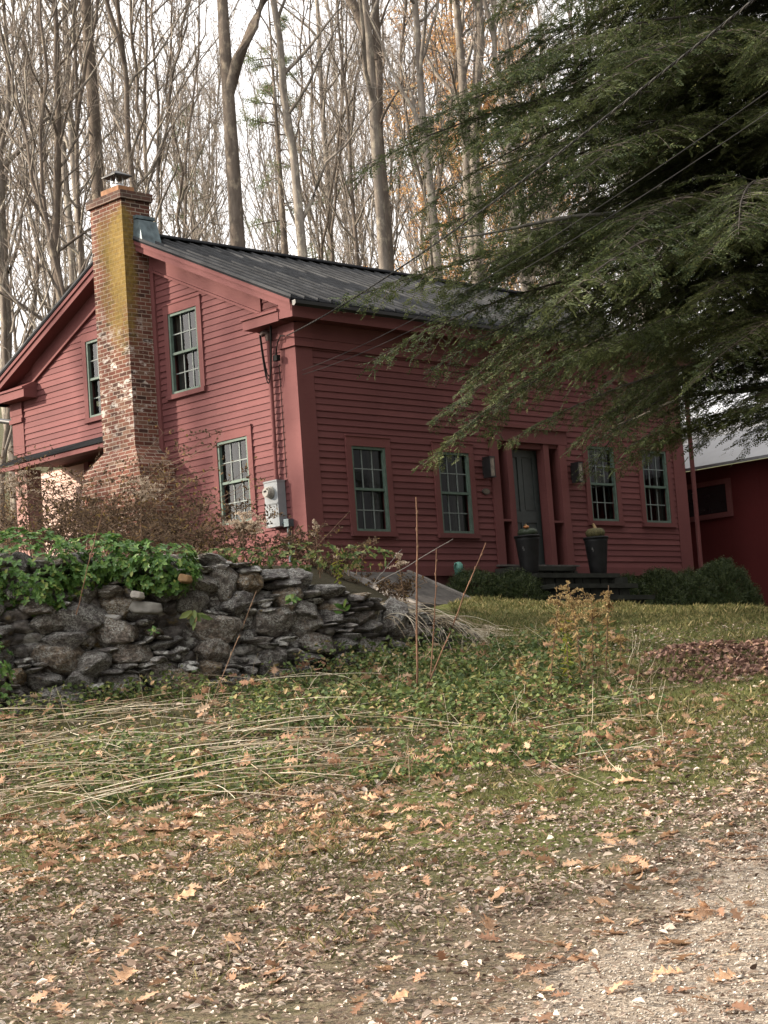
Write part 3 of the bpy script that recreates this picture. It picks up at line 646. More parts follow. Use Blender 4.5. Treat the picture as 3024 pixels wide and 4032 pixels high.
mb = MB(); mb.box(10.9, 11.98, -7, .9, -1.3, -.935)
tag(mb.build('concrete_apron', simple('pale_concrete', (.5, .49, .47), .9, .1, 6), None, (11.4, -1, -1)), kind='structure')

# ================================================================== FITTINGS ON AND BY THE HOUSE
t = empty('electric_meter', (-.03, .55, .68), 'grey electric meter box with round dial and red conduit on gable wall', 'meter')
TO = (-.03, .55, .68)
mb = MB(); mb.box(-.20, -.03, .425, .745, .68, 1.40); mb.box(-.21, -.028, .42, .75, 1.402, 1.425); mb.box(-.206, -.2005, .435, .735, 1.035, 1.075); mb.box(-.215, -.2065, .43, .74, 1.05, 1.058)
for y in (.47, .70): mb.box(-.212, -.2065, y - .008, y + .008, 1.0, 1.03)
mb.build('meter_box', GREYMETAL, t, TO)
mb = MB()
for (r, x0, x1) in ((.098, -.235, -.2005), (.086, -.30, -.2355), (.07, -.318, -.3005)):
    mb.tube([(x0, .59, 1.235), (x1, .59, 1.235)], r, 24)
    vs = [(x0, .59 + r * math.cos(k * math.pi / 12), 1.235 + r * math.sin(k * math.pi / 12)) for k in range(24)]; mb.add(vs, [tuple(range(24))])
mb.build('meter_dial', simple('meter_glass_dome', (.28, .27, .24), .3, .12, 20), t, TO)
mb = MB(); mb.box(-.324, -.3185, .56, .62, 1.235, 1.262); mb.build('dial_window', DARK, t, TO)
mb = MB(); mb.tube([(-.085, .56, 1.425), (-.085, .548, 2.2), (-.085, .535, 3.74)], .034, 10); mb.tube([(-.085, .56, 1.428), (-.085, .559, 1.50)], .045, 10); mb.tube([(-.085, .553, 1.98), (-.085, .552, 2.05)], .042, 10); mb.build('conduit', REDTRIM, t, TO)
mb = MB(); mb.tube([(-.085, .535, 3.70), (-.085, .535, 3.80), (-.11, .56, 3.845), (-.14, .60, 3.83), (-.15, .625, 3.79)], [.045, .055, .055, .05, .03], 10); mb.build('weatherhead', simple('brown_weatherhead', (.055, .03, .026), .6, .2), t, TO)
mb = MB()
for k in range(3):
    s = .02 * k
    pts = []
    for i in range(15):
        u = i / 14; yy = .63 - u * .28 - s * .5; zz = 3.80 - (1.1 + .10 * k) * (1 - (2 * u - 1) ** 2) * .62 - u * .02; 
        if u > .75: zz += (u - .75) * .9
        pts.append((-.16 - .02 * k, yy, zz))
    mb.tube(pts, .009, 5)
mb.tube([(-.12, .34, 3.42), (-.13, .27, 3.62), (-.12, .20, 3.72), (-.10, .12, 3.70)], .012, 5); mb.box(-.17, -.09, .27, .36, 3.33, 3.42)
mb.build('service_loop', WIRE, t, TO)
mb = MB(); mb.box(-.15, -.04, .27, .385, .66, .78); mb.tube([(-.07, .36, .66), (-.07, .36, .1)], .03, 8); mb.tube([(-.13, .424, .72), (-.13, .386, .72)], .02, 8); mb.build('junction_box', LEAD, t, TO)
mb = MB(); mb.tube([(-.043, .36, 3.3), (-.045, .355, 2.0), (-.045, .36, 1.45)], .007, 5); mb.build('thin_cable', WIRE, t, TO)

def lantern(x, label):
    y = -.06; o = (x, y, 1.73); t = empty('wall_lantern', o, label, 'lantern', 'black wall lanterns beside the front door')
    mb = MB(); x0, x1, ya, yb, z0, z1 = x - .065, x + .065, -.22, -.055, 1.56, 1.885
    for a in (x0, x1 - .016):
        for b in (ya, yb - .016): mb.box(a, a + .016, b, b + .016, z0, z1)
    mb.box(x0 - .006, x1 + .006, ya - .006, yb + .006, z1, z1 + .02); mb.box(x0 - .006, x1 + .006, ya - .006, yb + .006, z0 - .02, z0)
    mb.box(x0 + .002, x0 + .012, ya + .016, yb - .016, z0, z1); mb.box(x - .05, x + .05, -.054, -.026, z0 + .04, z1 - .04)
    mb.build('lantern_frame', IRON, t, o)
    mb = MB(); mb.box(x0 + .016, x1 - .016, ya + .004, ya + .010, z0, z1); mb.box(x1 - .010, x1 - .004, ya + .016, yb - .016, z0, z1)
    mb.build('lantern_pane', simple('sky_reflection_pane', (.20, .17, .14), .3, .5, 16), t, o)  # pale mottle paints the sky reflection into the pane colour
lantern(4.235, 'black box lantern on the clapboards left of the front door')
lantern(6.62, 'black box lantern between the front door and a window')
o = (4.215, -.035, 1.31); t = empty('house_plaque', o, 'small dark oval plaque on the clapboards under a lantern', 'plaque')
mb = MB(); ring = [(o[0] + .095 * math.cos(a), -.026, o[2] + .055 * math.sin(a)) for a in np.linspace(0, 2 * math.pi, 20, endpoint=False)]
mb.prism(ring, (0, -.022, 0)); mb.build('plaque_plate', simple('aged_bronze', (.06, .05, .045), .5, .3), t, o)
mb = MB(); ring2 = [(o[0] + .078 * math.cos(a), -.0485, o[2] + .04 * math.sin(a)) for a in np.linspace(0, 2 * math.pi, 20, endpoint=False)]; mb.prism(ring2, (0, -.006, 0)); mb.build('plaque_face', simple('worn_bronze', (.11, .09, .07), .5, .4, 60), t, o)
# green yard hydrant
o = (3.22, -.18, -.7); t = empty('yard_tap', o, 'small weathered green tap on a post against the foundation', 'tap')
TG = simple('oxidised_green_paint', (.12, .30, .25), .6, .3, 20)
mb = MB(); mb.tube([(3.22, -.18, -.9), (3.22, -.18, -.2)], .03, 8); mb.build('tap_post', IRON, t, o)
mb = MB(); mb.lathe((3.22, -.18, -.20), [(.05, 0), (.075, .02), (.07, .12), (.085, .14), (.08, .21), (.05, .25), (.02, .26)], 12); mb.tube([(3.22, -.2, -.10), (3.22, -.28, -.12), (3.22, -.31, -.17)], .025, 8); mb.tube([(3.20, -.18, .04), (3.12, -.2, .03), (3.10, -.2, -.08)], .018, 6); mb.build('tap_head', TG, t, o)
# steps
o = (5.1, -1.3, -.95); st = empty('stone_steps', o, 'dark fieldstone front steps with four slab treads', 'steps')
SX0, SX1 = 4.05, 6.10
for k, (ya, yb, z) in enumerate(((-.55, -.005, -.045), (-1.30, -.56, -.245), (-1.68, -.9, -.46), (-2.02, -1.2, -.69), (-2.36, -1.6, -.93))):
    mb = MB(); x0 = SX0 - (.15 if k else -.25); x1 = SX1 + (.03 if k else -.25); n = 14
    # slab with a wavy front lip
    for i in range(n):
        xa, xb = x0 + (x1 - x0) * i / n, x0 + (x1 - x0) * (i + 1) / n; wa, wb = .02 * vnoise(xa, k, 5), .02 * vnoise(xb, k, 5)
        mb.hexa([(xa, ya - wa, z - .075), (xb, ya - wb, z - .075), (xb, yb, z - .075), (xa, yb, z - .075)], [(xa, ya - wa, z), (xb, ya - wb, z), (xb, yb, z), (xa, yb, z)])
    mb.build('tread', STEPSTONE, st, o)
mb = MB(); rr = random.Random(4)
for (ya, z0, z1) in ((-.50, -.245, -.122), (-1.24, -.46, -.322), (-1.62, -.69, -.537), (-1.96, -.93, -.767)):
    x = SX0
    mb.box(SX0, SX1 - .14, ya + .06, ya + .4, z0 + .001, z1 - .001)
    while x < SX1 - .12:
        w = rr.uniform(.12, .3); w = min(w, SX1 - .11 - x); d = rr.uniform(0, .03)
        mb.hexa([(x + .008, ya + d, z0), (x + w - .008, ya + d, z0), (x + w - .008, ya + .059, z0), (x + .008, ya + .059, z0)], [(x + .018, ya + d + .02, z1), (x + w - .015, ya + d + .015, z1), (x + w - .015, ya + .059, z1), (x + .018, ya + .059, z1)]); x += w
mb.box(SX1 - .139, SX1 - .02, -1.5, -.1, -1.2, -.33)
mb.build('riser', STEPSTONE, st, o)
# urns and pumpkins
PUMG = simple('dark_green_pumpkin', (.035, .05, .03), .5, .4, 6); PUMB = simple('warty_brown_pumpkin', (.085, .075, .03), .75, .5, 40, bump=.7); GOURD = simple('orange_gourd', (.42, .17, .06), .5, .25, 9); STALK = simple('pale_pumpkin_stalk', (.42, .30, .16), .8, .2)
def urn(x, y, label):
    o = (x, y, -.243); t = empty('planter_urn', o, label, 'urn', 'tall black urns on the steps')
    mb = MB(); mb.lathe(o, [(.135, 0), (.145, .02), (.158, .15), (.182, .38), (.203, .58), (.212, .64)], 32); mb.build('urn_body', URN, t, o)
    mb = MB(); mb.lathe(o, [(.213, .628), (.224, .632), (.226, .655), (.216, .668), (.19, .668), (.184, .62)], 32); mb.build('urn_rim', URN, t, o)
    mb = MB(); a = math.radians(200)
    dirv = np.array([math.cos(a), math.sin(a)]); 
    for k in range(3): mb.tube([(x + dirv[0] * .188 + (k - 1) * .02, y + dirv[1] * .188, o[2] + .40 + .03 * abs(k - 1)), (x + dirv[0] * .188 + (k - 1) * .02, y + dirv[1] * .188 - .006, o[2] + .44 + .03 * abs(k - 1))], .012, 6)
    mb.build('urn_mark', simple('worn_grey_mark', (.10, .10, .10), .6), t, o)
urn(4.09, -1.0, 'tall black tapered urn beside the front door, topped by green pumpkin and orange gourd')
urn(5.92, -1.0, 'tall black tapered urn under the window, topped by a warty brown pumpkin')
def pumpkin(c, r, h, mat, label, cat='pumpkin', name='pumpkin', stalk=True):
    t = empty(name, c, label, cat); mb = MB(); prof = []
    for k in range(11):
        a = -math.pi / 2 + math.pi * k / 10; prof.append((max(.012, r * .93 * math.cos(a) ** .7 if math.cos(a) > 0 else .012), h * .5 + h * .5 * math.sin(a) - (.012 if k > 8 else 0)))
    mb.lathe(c, prof, 48, 0, lobes=10, lobe=.08); mb.build(name + '_body', mat, t, c)
    if stalk:
        mb = MB(); mb.tube([(c[0], c[1], c[2] + h * .93), (c[0] - .01, c[1], c[2] + h * 1.15), (c[0] - .035, c[1] + .01, c[2] + h * 1.32)], [.035, .022, .028], 8)
        mb.add([(c[0] - .035 + .028 * math.cos(k), c[1] + .01 + .028 * math.sin(k), c[2] + h * 1.322) for k in np.linspace(0, 6.283, 8, endpoint=False)], [tuple(range(8))])
        mb.build(name + '_stalk', STALK, t, c)
pumpkin((4.10, -1.01, .395), .172, .16, PUMG, 'flat dark green ribbed pumpkin sitting on the urn beside the door')
pumpkin((4.0, -1.08, .535), .05, .05, GOURD, 'tiny orange gourd lying on the dark green pumpkin', 'gourd', 'gourd', False)
pumpkin((5.92, -1.0, .395), .172, .20, PUMB, 'warty greenish brown pumpkin sitting on the urn under the window')
# bulkhead hatch
o = (1.5, -.8, -.6); bk = empty('cellar_bulkhead', o, 'weathered grey sloping cellar hatch against the foundation', 'hatch')
mb = MB()
zb = lambda y: -.05 + .427 * y
for k in range(7):
    x0, x1 = .78 + k * .19, .78 + (k + 1) * .19 - .008
    mb.hexa([(x0, -1.6, zb(-1.6) - .07), (x1, -1.6, zb(-1.6) - .07), (x1, -.045, zb(-.045) - .07), (x0, -.045, zb(-.045) - .07)], [(x0, -1.6, zb(-1.6) - .03), (x1, -1.6, zb(-1.6) - .03), (x1, -.045, zb(-.045) - .03), (x0, -.045, zb(-.045) - .03)])
mb.build('hatch_planks', PLANK, bk, o)
for x0 in (.70, 2.115):
    mb = MB(); x1 = x0 + .075
    mb.hexa([(x0, -1.68, -1.3), (x1, -1.68, -1.3), (x1, -.04, -1.3), (x0, -.04, -1.3)], [(x0, -1.68, zb(-1.68)), (x1, -1.68, zb(-1.68)), (x1, -.04, zb(-.04)), (x0, -.04, zb(-.04))])
    mb.build('cheek_board', PLANKLIGHT, bk, o)

# ================================================================== OVERHEAD LINES
def cable(name, a, b, sag, r, mat, label, twist=False):
    a, b = np.array(a), np.array(b); n = 60; u = np.linspace(0, 1, n)[:, None]
    p = a + (b - a) * u; p[:, 2] -= (sag * 4 * u * (1 - u))[:, 0]
    o = tuple(a); mb = MB()
    if twist:
        d = unit(b - a); s = unit(np.cross(d, [0, 0, 1.])); v = np.cross(s, d); n2 = 500; u = np.linspace(0, 1, n2)[:, None]; q = a + (b - a) * u; q[:, 2] -= (sag * 4 * u * (1 - u))[:, 0]
        for k in range(3):
            ph = u * np.linalg.norm(b - a) / .28 * 2 * np.pi + k * 2.09; mb.tube(q + (s * np.cos(ph) + v * np.sin(ph)) * r * .8, r * .62, 5, 0 if k else 1)
        ob = mb.build(name, [WIRE, WIRELIGHT], None, o)
    else: mb.tube(p, r, 5); ob = mb.build(name, mat, None, o)
    tag(ob, label, 'cable')
def pix(x, y, D):
    d = F_ + R_ * (x - 1512) / 7517.25 - U_ * (y - 2016) / 7517.25; return CAM + d * D
cable('service_cable', (-.08, .10, 3.70), pix(3130, -130, 10.5), .16, .0075, WIRE, 'thick twisted service cable rising from house corner past hemlock boughs', True)
cable('phone_line', (.05, -.07, 3.12), pix(3110, 300, 13), .20, .0042, WIRE, 'upper of two thin lines strung from the corner board across the hemlock')
cable('phone_line', (.05, -.07, 3.05), pix(3110, 385, 13), .22, .0042, WIRE, 'lower of two thin lines strung from the corner board across the hemlock')

# ================================================================== STONE WALL
wo = xy(21.2, -2.2); WO = (float(wo[0]), float(wo[1]), float(hgt(20.9, -2.2)))
wall = empty('stone_wall', WO, 'dry laid fieldstone retaining wall with lichen below the farmhouse terrace', 'stone wall')
def rock_mesh(seed, flat):
    r = np.random.default_rng(seed); n = 36; m = 22
    th = np.linspace(0, 2 * np.pi, n, endpoint=False); ph = np.linspace(-np.pi / 2, np.pi / 2, m)
    T, Pp = np.meshgrid(th, ph); d = np.stack([np.cos(Pp) * np.cos(T), np.cos(Pp) * np.sin(T), np.sin(Pp)], -1)
    rad = np.full(T.shape, 1.3)          # cut by random planes for a broken, angular block
    for k in range(16):
        nv = unit(r.normal(size=3) * np.array([1, 1.1, 1.5 if flat else 1])); dd = d @ nv; dist = r.uniform(.72, 1.0)
        rad = np.where(dd > .05, np.minimum(rad, dist / np.maximum(dd, .05)), rad)
    V = d * rad[..., None]
    q = V * np.array([1.2, 1.2, 4.5 if flat else 2.0]); nz = fbm(q[..., 0] + q[..., 1] * .7 + seed * 3.3, q[..., 2] + q[..., 1] * .5 + seed * 1.7, 1.6) - .5
    V = V * (1 + .14 * nz + r.normal(size=T.shape) * .010)[..., None]; V[0] = V[0].mean(0); V[-1] = V[-1].mean(0)
    i, j = np.meshgrid(np.arange(m - 1), np.arange(n), indexing='ij'); j2 = (j + 1) % n
    Fq = np.stack([i * n + j, i * n + j2, (i + 1) * n + j2, (i + 1) * n + j], -1).reshape(-1, 4)
    return V.reshape(-1, 3), Fq
ROCKS = [rock_mesh(s, s % 2) for s in range(14)]
RM = [np_mesh('stone', v, f, ROCK, smooth=True) for v, f in ROCKS]
for me in RM:
    try: me.set_sharp_from_angle(angle=math.radians(18))
    except Exception: pass

small = NB(); rr = random.Random(12); stones = []
for layer_i in range(22):
    S = -6.2 + rr.uniform(0, .3)
    while S < .85:
        big = rr.random(); w = rr.uniform(.12, .22) if big < .45 else rr.uniform(.2, .40) if big < .94 else rr.uniform(.4, .52)
        h = w * rr.uniform(.22, .5) if big < .62 else w * rr.uniform(.55, .95); h = min(max(h, .05), .32)
        stones.append([layer_i, S + w / 2, w, h]); S += w * .93
# stack by columns: height map along S
hs = np.linspace(-6.6, 1.2, 400); top = hgt(wallD(hs) - .15, hs, False) - .08
placed = []
for (li, S, w, h) in stones:
    sel = (hs > S - w / 2 + .02) & (hs < S + w / 2 - .02)
    if not sel.any(): continue
    zb = np.percentile(top[sel], 55)
    if zb > wall_top(S) - .03 or zb + h * .8 > wall_top(S) + .06: continue
    placed.append((S, zb + h * .5, w, h)); top[sel] = np.maximum(top[sel], zb + h * .88)
def place_stone(S, z, w, h, k):
    tilt = rr.gauss(0, .12); D = float(wallD(S)) + .05 + .10 * (z - (CAM[2] + .6)) + rr.uniform(-.04, .04)
    x, y = xy(D, S)
    slope = math.atan2(float(wallD(S + .2) - wallD(S - .2)), .4)
    ex = RH * math.cos(slope) + FH * math.sin(slope); ey = np.array([-ex[1], ex[0]])
    Rm = np.array([[ex[0], ey[0], 0], [ex[1], ey[1], 0], [0, 0, 1]]).astype(float)
    c, s = math.cos(tilt), math.sin(tilt); Rm = Rm @ np.array([[c, 0, -s], [0, 1, 0], [s, 0, c]])
    sc = np.array([w * .56, rr.uniform(.20, .28), h * .62])
    return np.array([float(x), float(y), z]), Rm, sc
order = sorted(range(len(placed)), key=lambda i: -placed[i][2] * placed[i][3] * (1 if placed[i][0] > -4.6 else .2))
for rank, i in enumerate(order):
    S, z, w, h = placed[i]; k = rr.randrange(len(RM)); p, Rm, sc = place_stone(S, z, w, h, k)
    if rank < 97:
        ob = link('stone', RM[k], wall); Mx = Matrix.Identity(4); A = Rm * sc
        for a in range(3):
            for b in range(3): Mx[a][b] = A[a, b]
            Mx[a][3] = p[a] - WO[a]
        ob.matrix_local = Mx
    else:
        V, Fq = ROCKS[k]; small.add((V * sc) @ Rm.T + p - np.array(WO), Fq)
# backing of dark rubble so no soil face shows between stones
for S in np.arange(-6.3, .8, .16):
    for z in np.arange(float(hgt(wallD(S) - .1, S, False)) - .05, wall_top(S) - .22, .14):
        k = rr.randrange(14); p, Rm, sc = place_stone(S, z, .26, .17, k); p[:2] += FH * .17; sc[1] = .16
        V, Fq = ROCKS[k]; small.add((V * sc) @ Rm.T + p - np.array(WO), Fq)
me = small.mesh('small_stones', ROCK, True)
ob = tag(link('small_stones', me, wall), kind='stuff')
# the few stones that stand out by colour
def odd_stone(px, py, D, w, h, c, part_label):
    p = pix(px, py, D); v, f = ROCKS[3]; o = link('stone', np_mesh('stone', v * np.array([w / 2, .13, h / 2]), f, simple('odd_stone_' + part_label.split()[0], c, .8, .25, 12, bump=.3), smooth=True), wall, tuple(p - np.array(WO)))
    o.rotation_euler = (0, 0, -.78); tag(o, part_label)
odd_stone(577, 2395, 20.78, .30, .17, (.13, .125, .112), 'pale grey rounded stone')
odd_stone(543, 2345, 20.75, .13, .11, (.22, .205, .18), 'small white pebble stone')
odd_stone(731, 2280, 20.85, .13, .12, (.16, .095, .04), 'ochre triangular stone')
# ================================================================== FOLIAGE TOOLS
def leaf_quads(P, d, n, ln, wd, fold=.25):
    """one leaf = two quads folded along the midrib (shared verts). P base, d direction, n normal"""
    d = unit(d); s = unit(np.cross(d, n)); n = np.cross(s, d); ln = np.asarray(ln)[:, None]; wd = np.asarray(wd)[:, None]
    t = P + d * ln - n * wd * .12
    q = [P] + [P + d * ln * a + s * sg * wd * w + n * wd * fold * k for sg in (-1, 1) for a, w, k in ((.26, .40, .7), (.66, .46, 1.0))] + [t]
    V = np.stack(q, 1); k = len(P); a = np.arange(k)[:, None] * 6
    return V.reshape(-1, 3), np.concatenate([a + np.array([0, 1, 2, 5]), a + np.array([0, 5, 4, 3])])
def needles(nb, P, d, n, ln, npair, el, ew, mat=0):
    """flat spray along a twiglet: pairs of narrow leaf elements"""
    d = unit(d); s = unit(np.cross(d, n)); k = len(P)
    for i in range(npair):
        u = (i + .5) / npair; pos = P + d * (ln * u)[:, None]; l = el * (1.1 - .5 * u) * rng.uniform(.75, 1.25, k)
        for sg in (-1, 1):
            dd = unit(d * .75 + s * sg * .8 + n * rng.normal(0, .22, (k, 1))); w = np.cross(dd, n)
            q = np.stack([pos, pos + dd * (l * .5)[:, None] + w * ew * .5, pos + dd * l[:, None], pos + dd * (l * .5)[:, None] - w * ew * .5], 1); nb.quads(q, mat)

# ------------------------------------------------------------------ hemlock in front of the house
def bough_mesh(Lb, seed, up=.12, droop=.32):
    r = np.random.default_rng(seed); nb = NB(); n = 14; u = np.linspace(0, 1, n)
    ax = np.stack([Lb * u, .06 * Lb * np.sin(u * 3 + seed) * u, Lb * (up * u - droop * u ** 2.2)], 1) + np.cumsum(r.normal(0, .012 * Lb / n, (n, 3)), 0)
    V, Fq = tubes(ax[None], (np.linspace(.0055 * Lb, .004, n))[None], 6); nb.add(V, Fq, 0)
    tw = []; ts = np.arange(.08, .995, .055 / Lb)
    for k, t in enumerate(ts):
        p = np.array([np.interp(t, u, ax[:, i]) for i in range(3)]); dx = unit(np.array([np.interp(min(1, t + .05), u, ax[:, i]) - np.interp(max(0, t - .05), u, ax[:, i]) for i in range(3)]))
        sg = 1 if k % 2 else -1; ang = r.uniform(.75, 1.15); sd = unit(np.cross(dx, [0, 0, 1.])); l = (.27 * Lb * (1 - t) ** .75 * min(1, t / .22 + .2) + .12) * r.uniform(.45, 1.15)
        if r.random() < .10: continue
        d = unit(dx * math.cos(ang) - sd * sg * math.sin(ang) + np.array([0, 0, r.normal(-.02, .16)])); tw.append((p, d, l, t))
    m = 6; uu = np.linspace(0, 1, m)
    Pt = np.array([p + d * l * uu[:, None] + np.array([0, 0, -1.]) * (l * .30 * uu ** 2)[:, None] for p, d, l, t in tw])
    V, Fq = tubes(Pt, np.stack([np.linspace(.0035 + .004 * l, .0018, m) for _, _, l, _ in tw]), 3); nb.add(V, Fq, 0)
    SP, Sd, Sl = [], [], []
    for (p, d, l, t), pl in zip(tw, Pt):
        for q in np.arange(.12 if l > .4 else .05, 1.0, .05 / max(l, .08)):
            b = np.array([np.interp(q, uu, pl[:, i]) for i in range(3)]); dd = unit(d + np.array([0, 0, -.5 * q])); sd = unit(np.cross(dd, [0, 0, 1.])); sg = 1 if r.random() < .5 else -1
            SP.append(b); Sd.append(unit(dd * .75 + sd * sg * r.uniform(.5, 1.1) + np.array([0, 0, r.normal(-.12, .22)]))); Sl.append(r.uniform(.09, .24) * (1 - .35 * q))
        SP.append(pl[-1]); Sd.append(unit(d + np.array([0, 0, -.5]))); Sl.append(.16)
    SP, Sd, Sl = map(np.array, (SP, Sd, Sl)); nn = unit(np.tile([0, 0, 1.], (len(SP), 1)) + r.normal(0, .35, (len(SP), 3)))
    needles(nb, SP, Sd, nn, Sl, 5, .052, .020, 1)
    return nb.mesh('bough', [HEMW, HEM])
HX, HY = xy(26.3, 6.7); HZ = float(hxy(HX, HY)); HB = (float(HX), float(HY), HZ)
hem = empty('hemlock_tree', HB, 'big dark hemlock with drooping layered boughs hanging before the farmhouse', 'tree')
hz = np.linspace(-.5, 19, 24); tp = np.stack([.12 * np.sin(hz * .35), .1 * np.cos(hz * .3), hz], 1)
V, Fq = tubes(tp[None], (np.interp(hz, [-.5, 0, 1, 19], [.55, .46, .40, .05]))[None], 12); link('trunk', np_mesh('trunk', V, Fq, HEMW, smooth=True), hem)
BM = [bough_mesh(Lb, s, up, dr) for s, (Lb, up, dr) in enumerate([(7.0, .10, .26), (6.6, .16, .36), (6.2, .05, .20), (5.2, .14, .30), (4.6, .20, .40), (5.6, .10, .34), (3.4, .15, .3)])]
rb = random.Random(21); camdir = math.atan2(-FH[1], -FH[0]); leftdir = math.atan2(-RH[1], -RH[0])
def add_bough(z, az, length, k=None, pitch=0.0):
    k = rb.randrange(6) if k is None else k; base = [7.0, 6.6, 6.2, 5.2, 4.6, 5.6, 3.4][k]; s = length / base
    ob = link('bough', BM[k], hem, (.1 * math.cos(az), .1 * math.sin(az), z)); ob.rotation_euler = (rb.gauss(0, .10), pitch + rb.gauss(0, .05), az)
    ob.scale = (s, s * rb.uniform(.95, 1.2) * (1 if rb.random() < .5 else -1), s); return ob
def reach(z): return float(np.interp(z, [2.4, 3.2, 4.2, 5.2, 5.9, 6.7, 7.5, 8.3, 9.3, 12, 14], [3.0, 4.3, 5.7, 7.4, 5.7, 5.4, 6.7, 5.8, 5.3, 4.2, 3.2]))
for i in range(86):                     # boughs facing the house and the open side
    z = 3.75 + 8.6 * (i / 86) ** 1.0 + rb.uniform(-.2, .2); az = leftdir + rb.uniform(-1.2, 1.2)
    add_bough(z, az, reach(z) * rb.uniform(.74, 1.03))
for i in range(16): add_bough(2.7 + .09 * i, leftdir + rb.uniform(-.4, 1.3), rb.uniform(2.5, 3.7), 6)
for i in range(14): add_bough(5.0 + .24 * i, leftdir + rb.uniform(-.5, .5), reach(5.0 + .24 * i) * rb.uniform(.78, .98))
for i in range(34): add_bough(3.4 + .24 * i, (leftdir if i % 2 else camdir) + rb.uniform(-.9, .9), rb.uniform(2.4, 4.2), 6, rb.uniform(-.1, .25))
for i in range(12): add_bough(4.0 + .3 * i, camdir + rb.uniform(-.9, .7), rb.uniform(3.2, 5.2), rb.choice((3, 4, 5)))
for i in range(18):                     # the rest of the round
    z = 3.2 + 8.5 * i / 18; az = leftdir + math.pi + rb.uniform(-1.7, 1.7); add_bough(z, az, reach(z) * rb.uniform(.7, .95))
for (zl, azl, Ll, rl_) in ((3.3, -.35, 3.4, .055), (5.6, .25, 5.6, .06), (7.2, -.2, 5.0, .05)):
    v = np.linspace(0, 1, 14); a_ = leftdir + azl; q = np.stack([np.cos(a_) * Ll * v + .08 * np.sin(v * 9), np.sin(a_) * Ll * v + .08 * np.cos(v * 7), zl + .35 * v - .55 * v ** 2 + .05 * np.sin(v * 11)], 1)
    V, Fq = tubes(q[None], (rl_ * (1 - v) + .012)[None], 7); link('limb', np_mesh('limb', V, Fq, LIMB, smooth=True), hem)
for i in range(8): add_bough(11.5 + i * .6, rb.uniform(0, 6.28), 3.2, 6)

# ------------------------------------------------------------------ bare trees
def bare_tree(seed, H=22, r0=.17, n1=26, lean=0.0, low=.3, wob=.25, forks=(), asc=(.35, .8), ntw=5, trunk_pts=None, twig=1.0):
    r = np.random.default_rng(seed); n = 16; u = np.linspace(0, 1, n)
    tr = np.stack([lean * H * u + np.cumsum(r.normal(0, wob / n * 2.2, n)), np.cumsum(r.normal(0, wob / n * 2.2, n)), H * u], 1); tr[0, :2] = 0
    tr[0, 2] = -.5
    if trunk_pts is not None: 
        tp = np.array(trunk_pts); tr = np.stack([np.interp(u * H, tp[:, 2], tp[:, 0]), np.interp(u * H, tp[:, 2], tp[:, 1]), u * H], 1); tr[0, 2] = -.5
    rad = r0 * (1 - u) ** .75 + .012; rad[0] *= 1.25
    tn = NB(); V, Fq = tubes(tr[None], rad[None], 9); tn.add(V, Fq)
    mains = [(tr, rad)]
    for (uf, ang, az, rf) in forks:
        p = np.array([np.interp(uf, u, tr[:, i]) for i in range(3)]); d = np.array([math.sin(ang) * math.cos(az), math.sin(ang) * math.sin(az), math.cos(ang)]); Lf = H * (1 - uf) * .95
        q = np.stack([p + d * Lf * t + np.array([0, 0, 1]) * Lf * .12 * t * t for t in u]) + np.concatenate([[[0, 0, 0]], np.cumsum(r.normal(0, .06, (n - 1, 3)), 0)]); rr_ = r0 * rf * (1 - u) ** .75 + .012
        V, Fq = tubes(q[None], rr_[None], 8); tn.add(V, Fq); mains.append((q, rr_))
    cn = NB(); P1, R1 = [], []
    for (mt, mr) in mains:
        for k in range(n1):
            t = low + (1 - low) * ((k + r.random()) / n1) ** .9; t = min(t, .985)
            p = np.array([np.interp(t, u, mt[:, i]) for i in range(3)]); rp = np.interp(t, u, mr); az = r.uniform(0, 6.283); an = r.uniform(*asc); 
            Lb = H * r.uniform(.10, .24) * (1.15 - .75 * t); d = np.array([math.sin(an) * math.cos(az), math.sin(an) * math.sin(az), math.cos(an)]); m = 7; v = np.linspace(0, 1, m)
            q = p + d * Lb * v[:, None] + np.array([0, 0, 1]) * (Lb * r.uniform(-.05, .3) * v ** 2)[:, None] + np.concatenate([[[0, 0, 0]], np.cumsum(r.normal(0, .035 * Lb, (m - 1, 3)) * .6, 0)])
            P1.append(q); R1.append(np.maximum(.006, min(rp * .6, .012 * Lb + .012) * (1 - v) ** .8 + .004))
    P1, R1 = np.array(P1), np.array(R1); V, Fq = tubes(P1, R1, 5); cn.add(V, Fq, 0)
    def sub(Pa, count, l0, l1, rad, m, sides, mi):
        Q, Rr = [], []; v = np.linspace(0, 1, m); na = Pa.shape[1]; ua = np.linspace(0, 1, na)
        for q in Pa:
            Lq = np.linalg.norm(q[-1] - q[0])
            for k in range(count):
                t = r.uniform(.15, .98); p = np.array([np.interp(t, ua, q[:, i]) for i in range(3)]); dm = unit(q[-1] - q[0]); d = unit(dm * r.uniform(.6, 1.1) + r.normal(0, .55, 3) + np.array([0, 0, .25])); l = Lq * r.uniform(l0, l1) * (1.15 - .5 * t)
                Q.append(p + d * l * v[:, None] + np.array([0, 0, 1]) * (l * r.uniform(-.1, .25) * v ** 2)[:, None] + np.concatenate([[[0, 0, 0]], r.normal(0, .05 * l, (m - 1, 3))])); Rr.append(rad * (1 - v) + .0028)
        Q, Rr = np.array(Q), np.array(Rr); V, Fq = tubes(Q, Rr, sides); cn.add(V, Fq, mi); return Q
    P2 = sub(P1, ntw, .25, .6, .011 * twig, 5, 3, 0); P3 = sub(P2, ntw, .25, .65, .005 * twig, 4, 3, 1)
    return tn, cn, P3
TREES = []
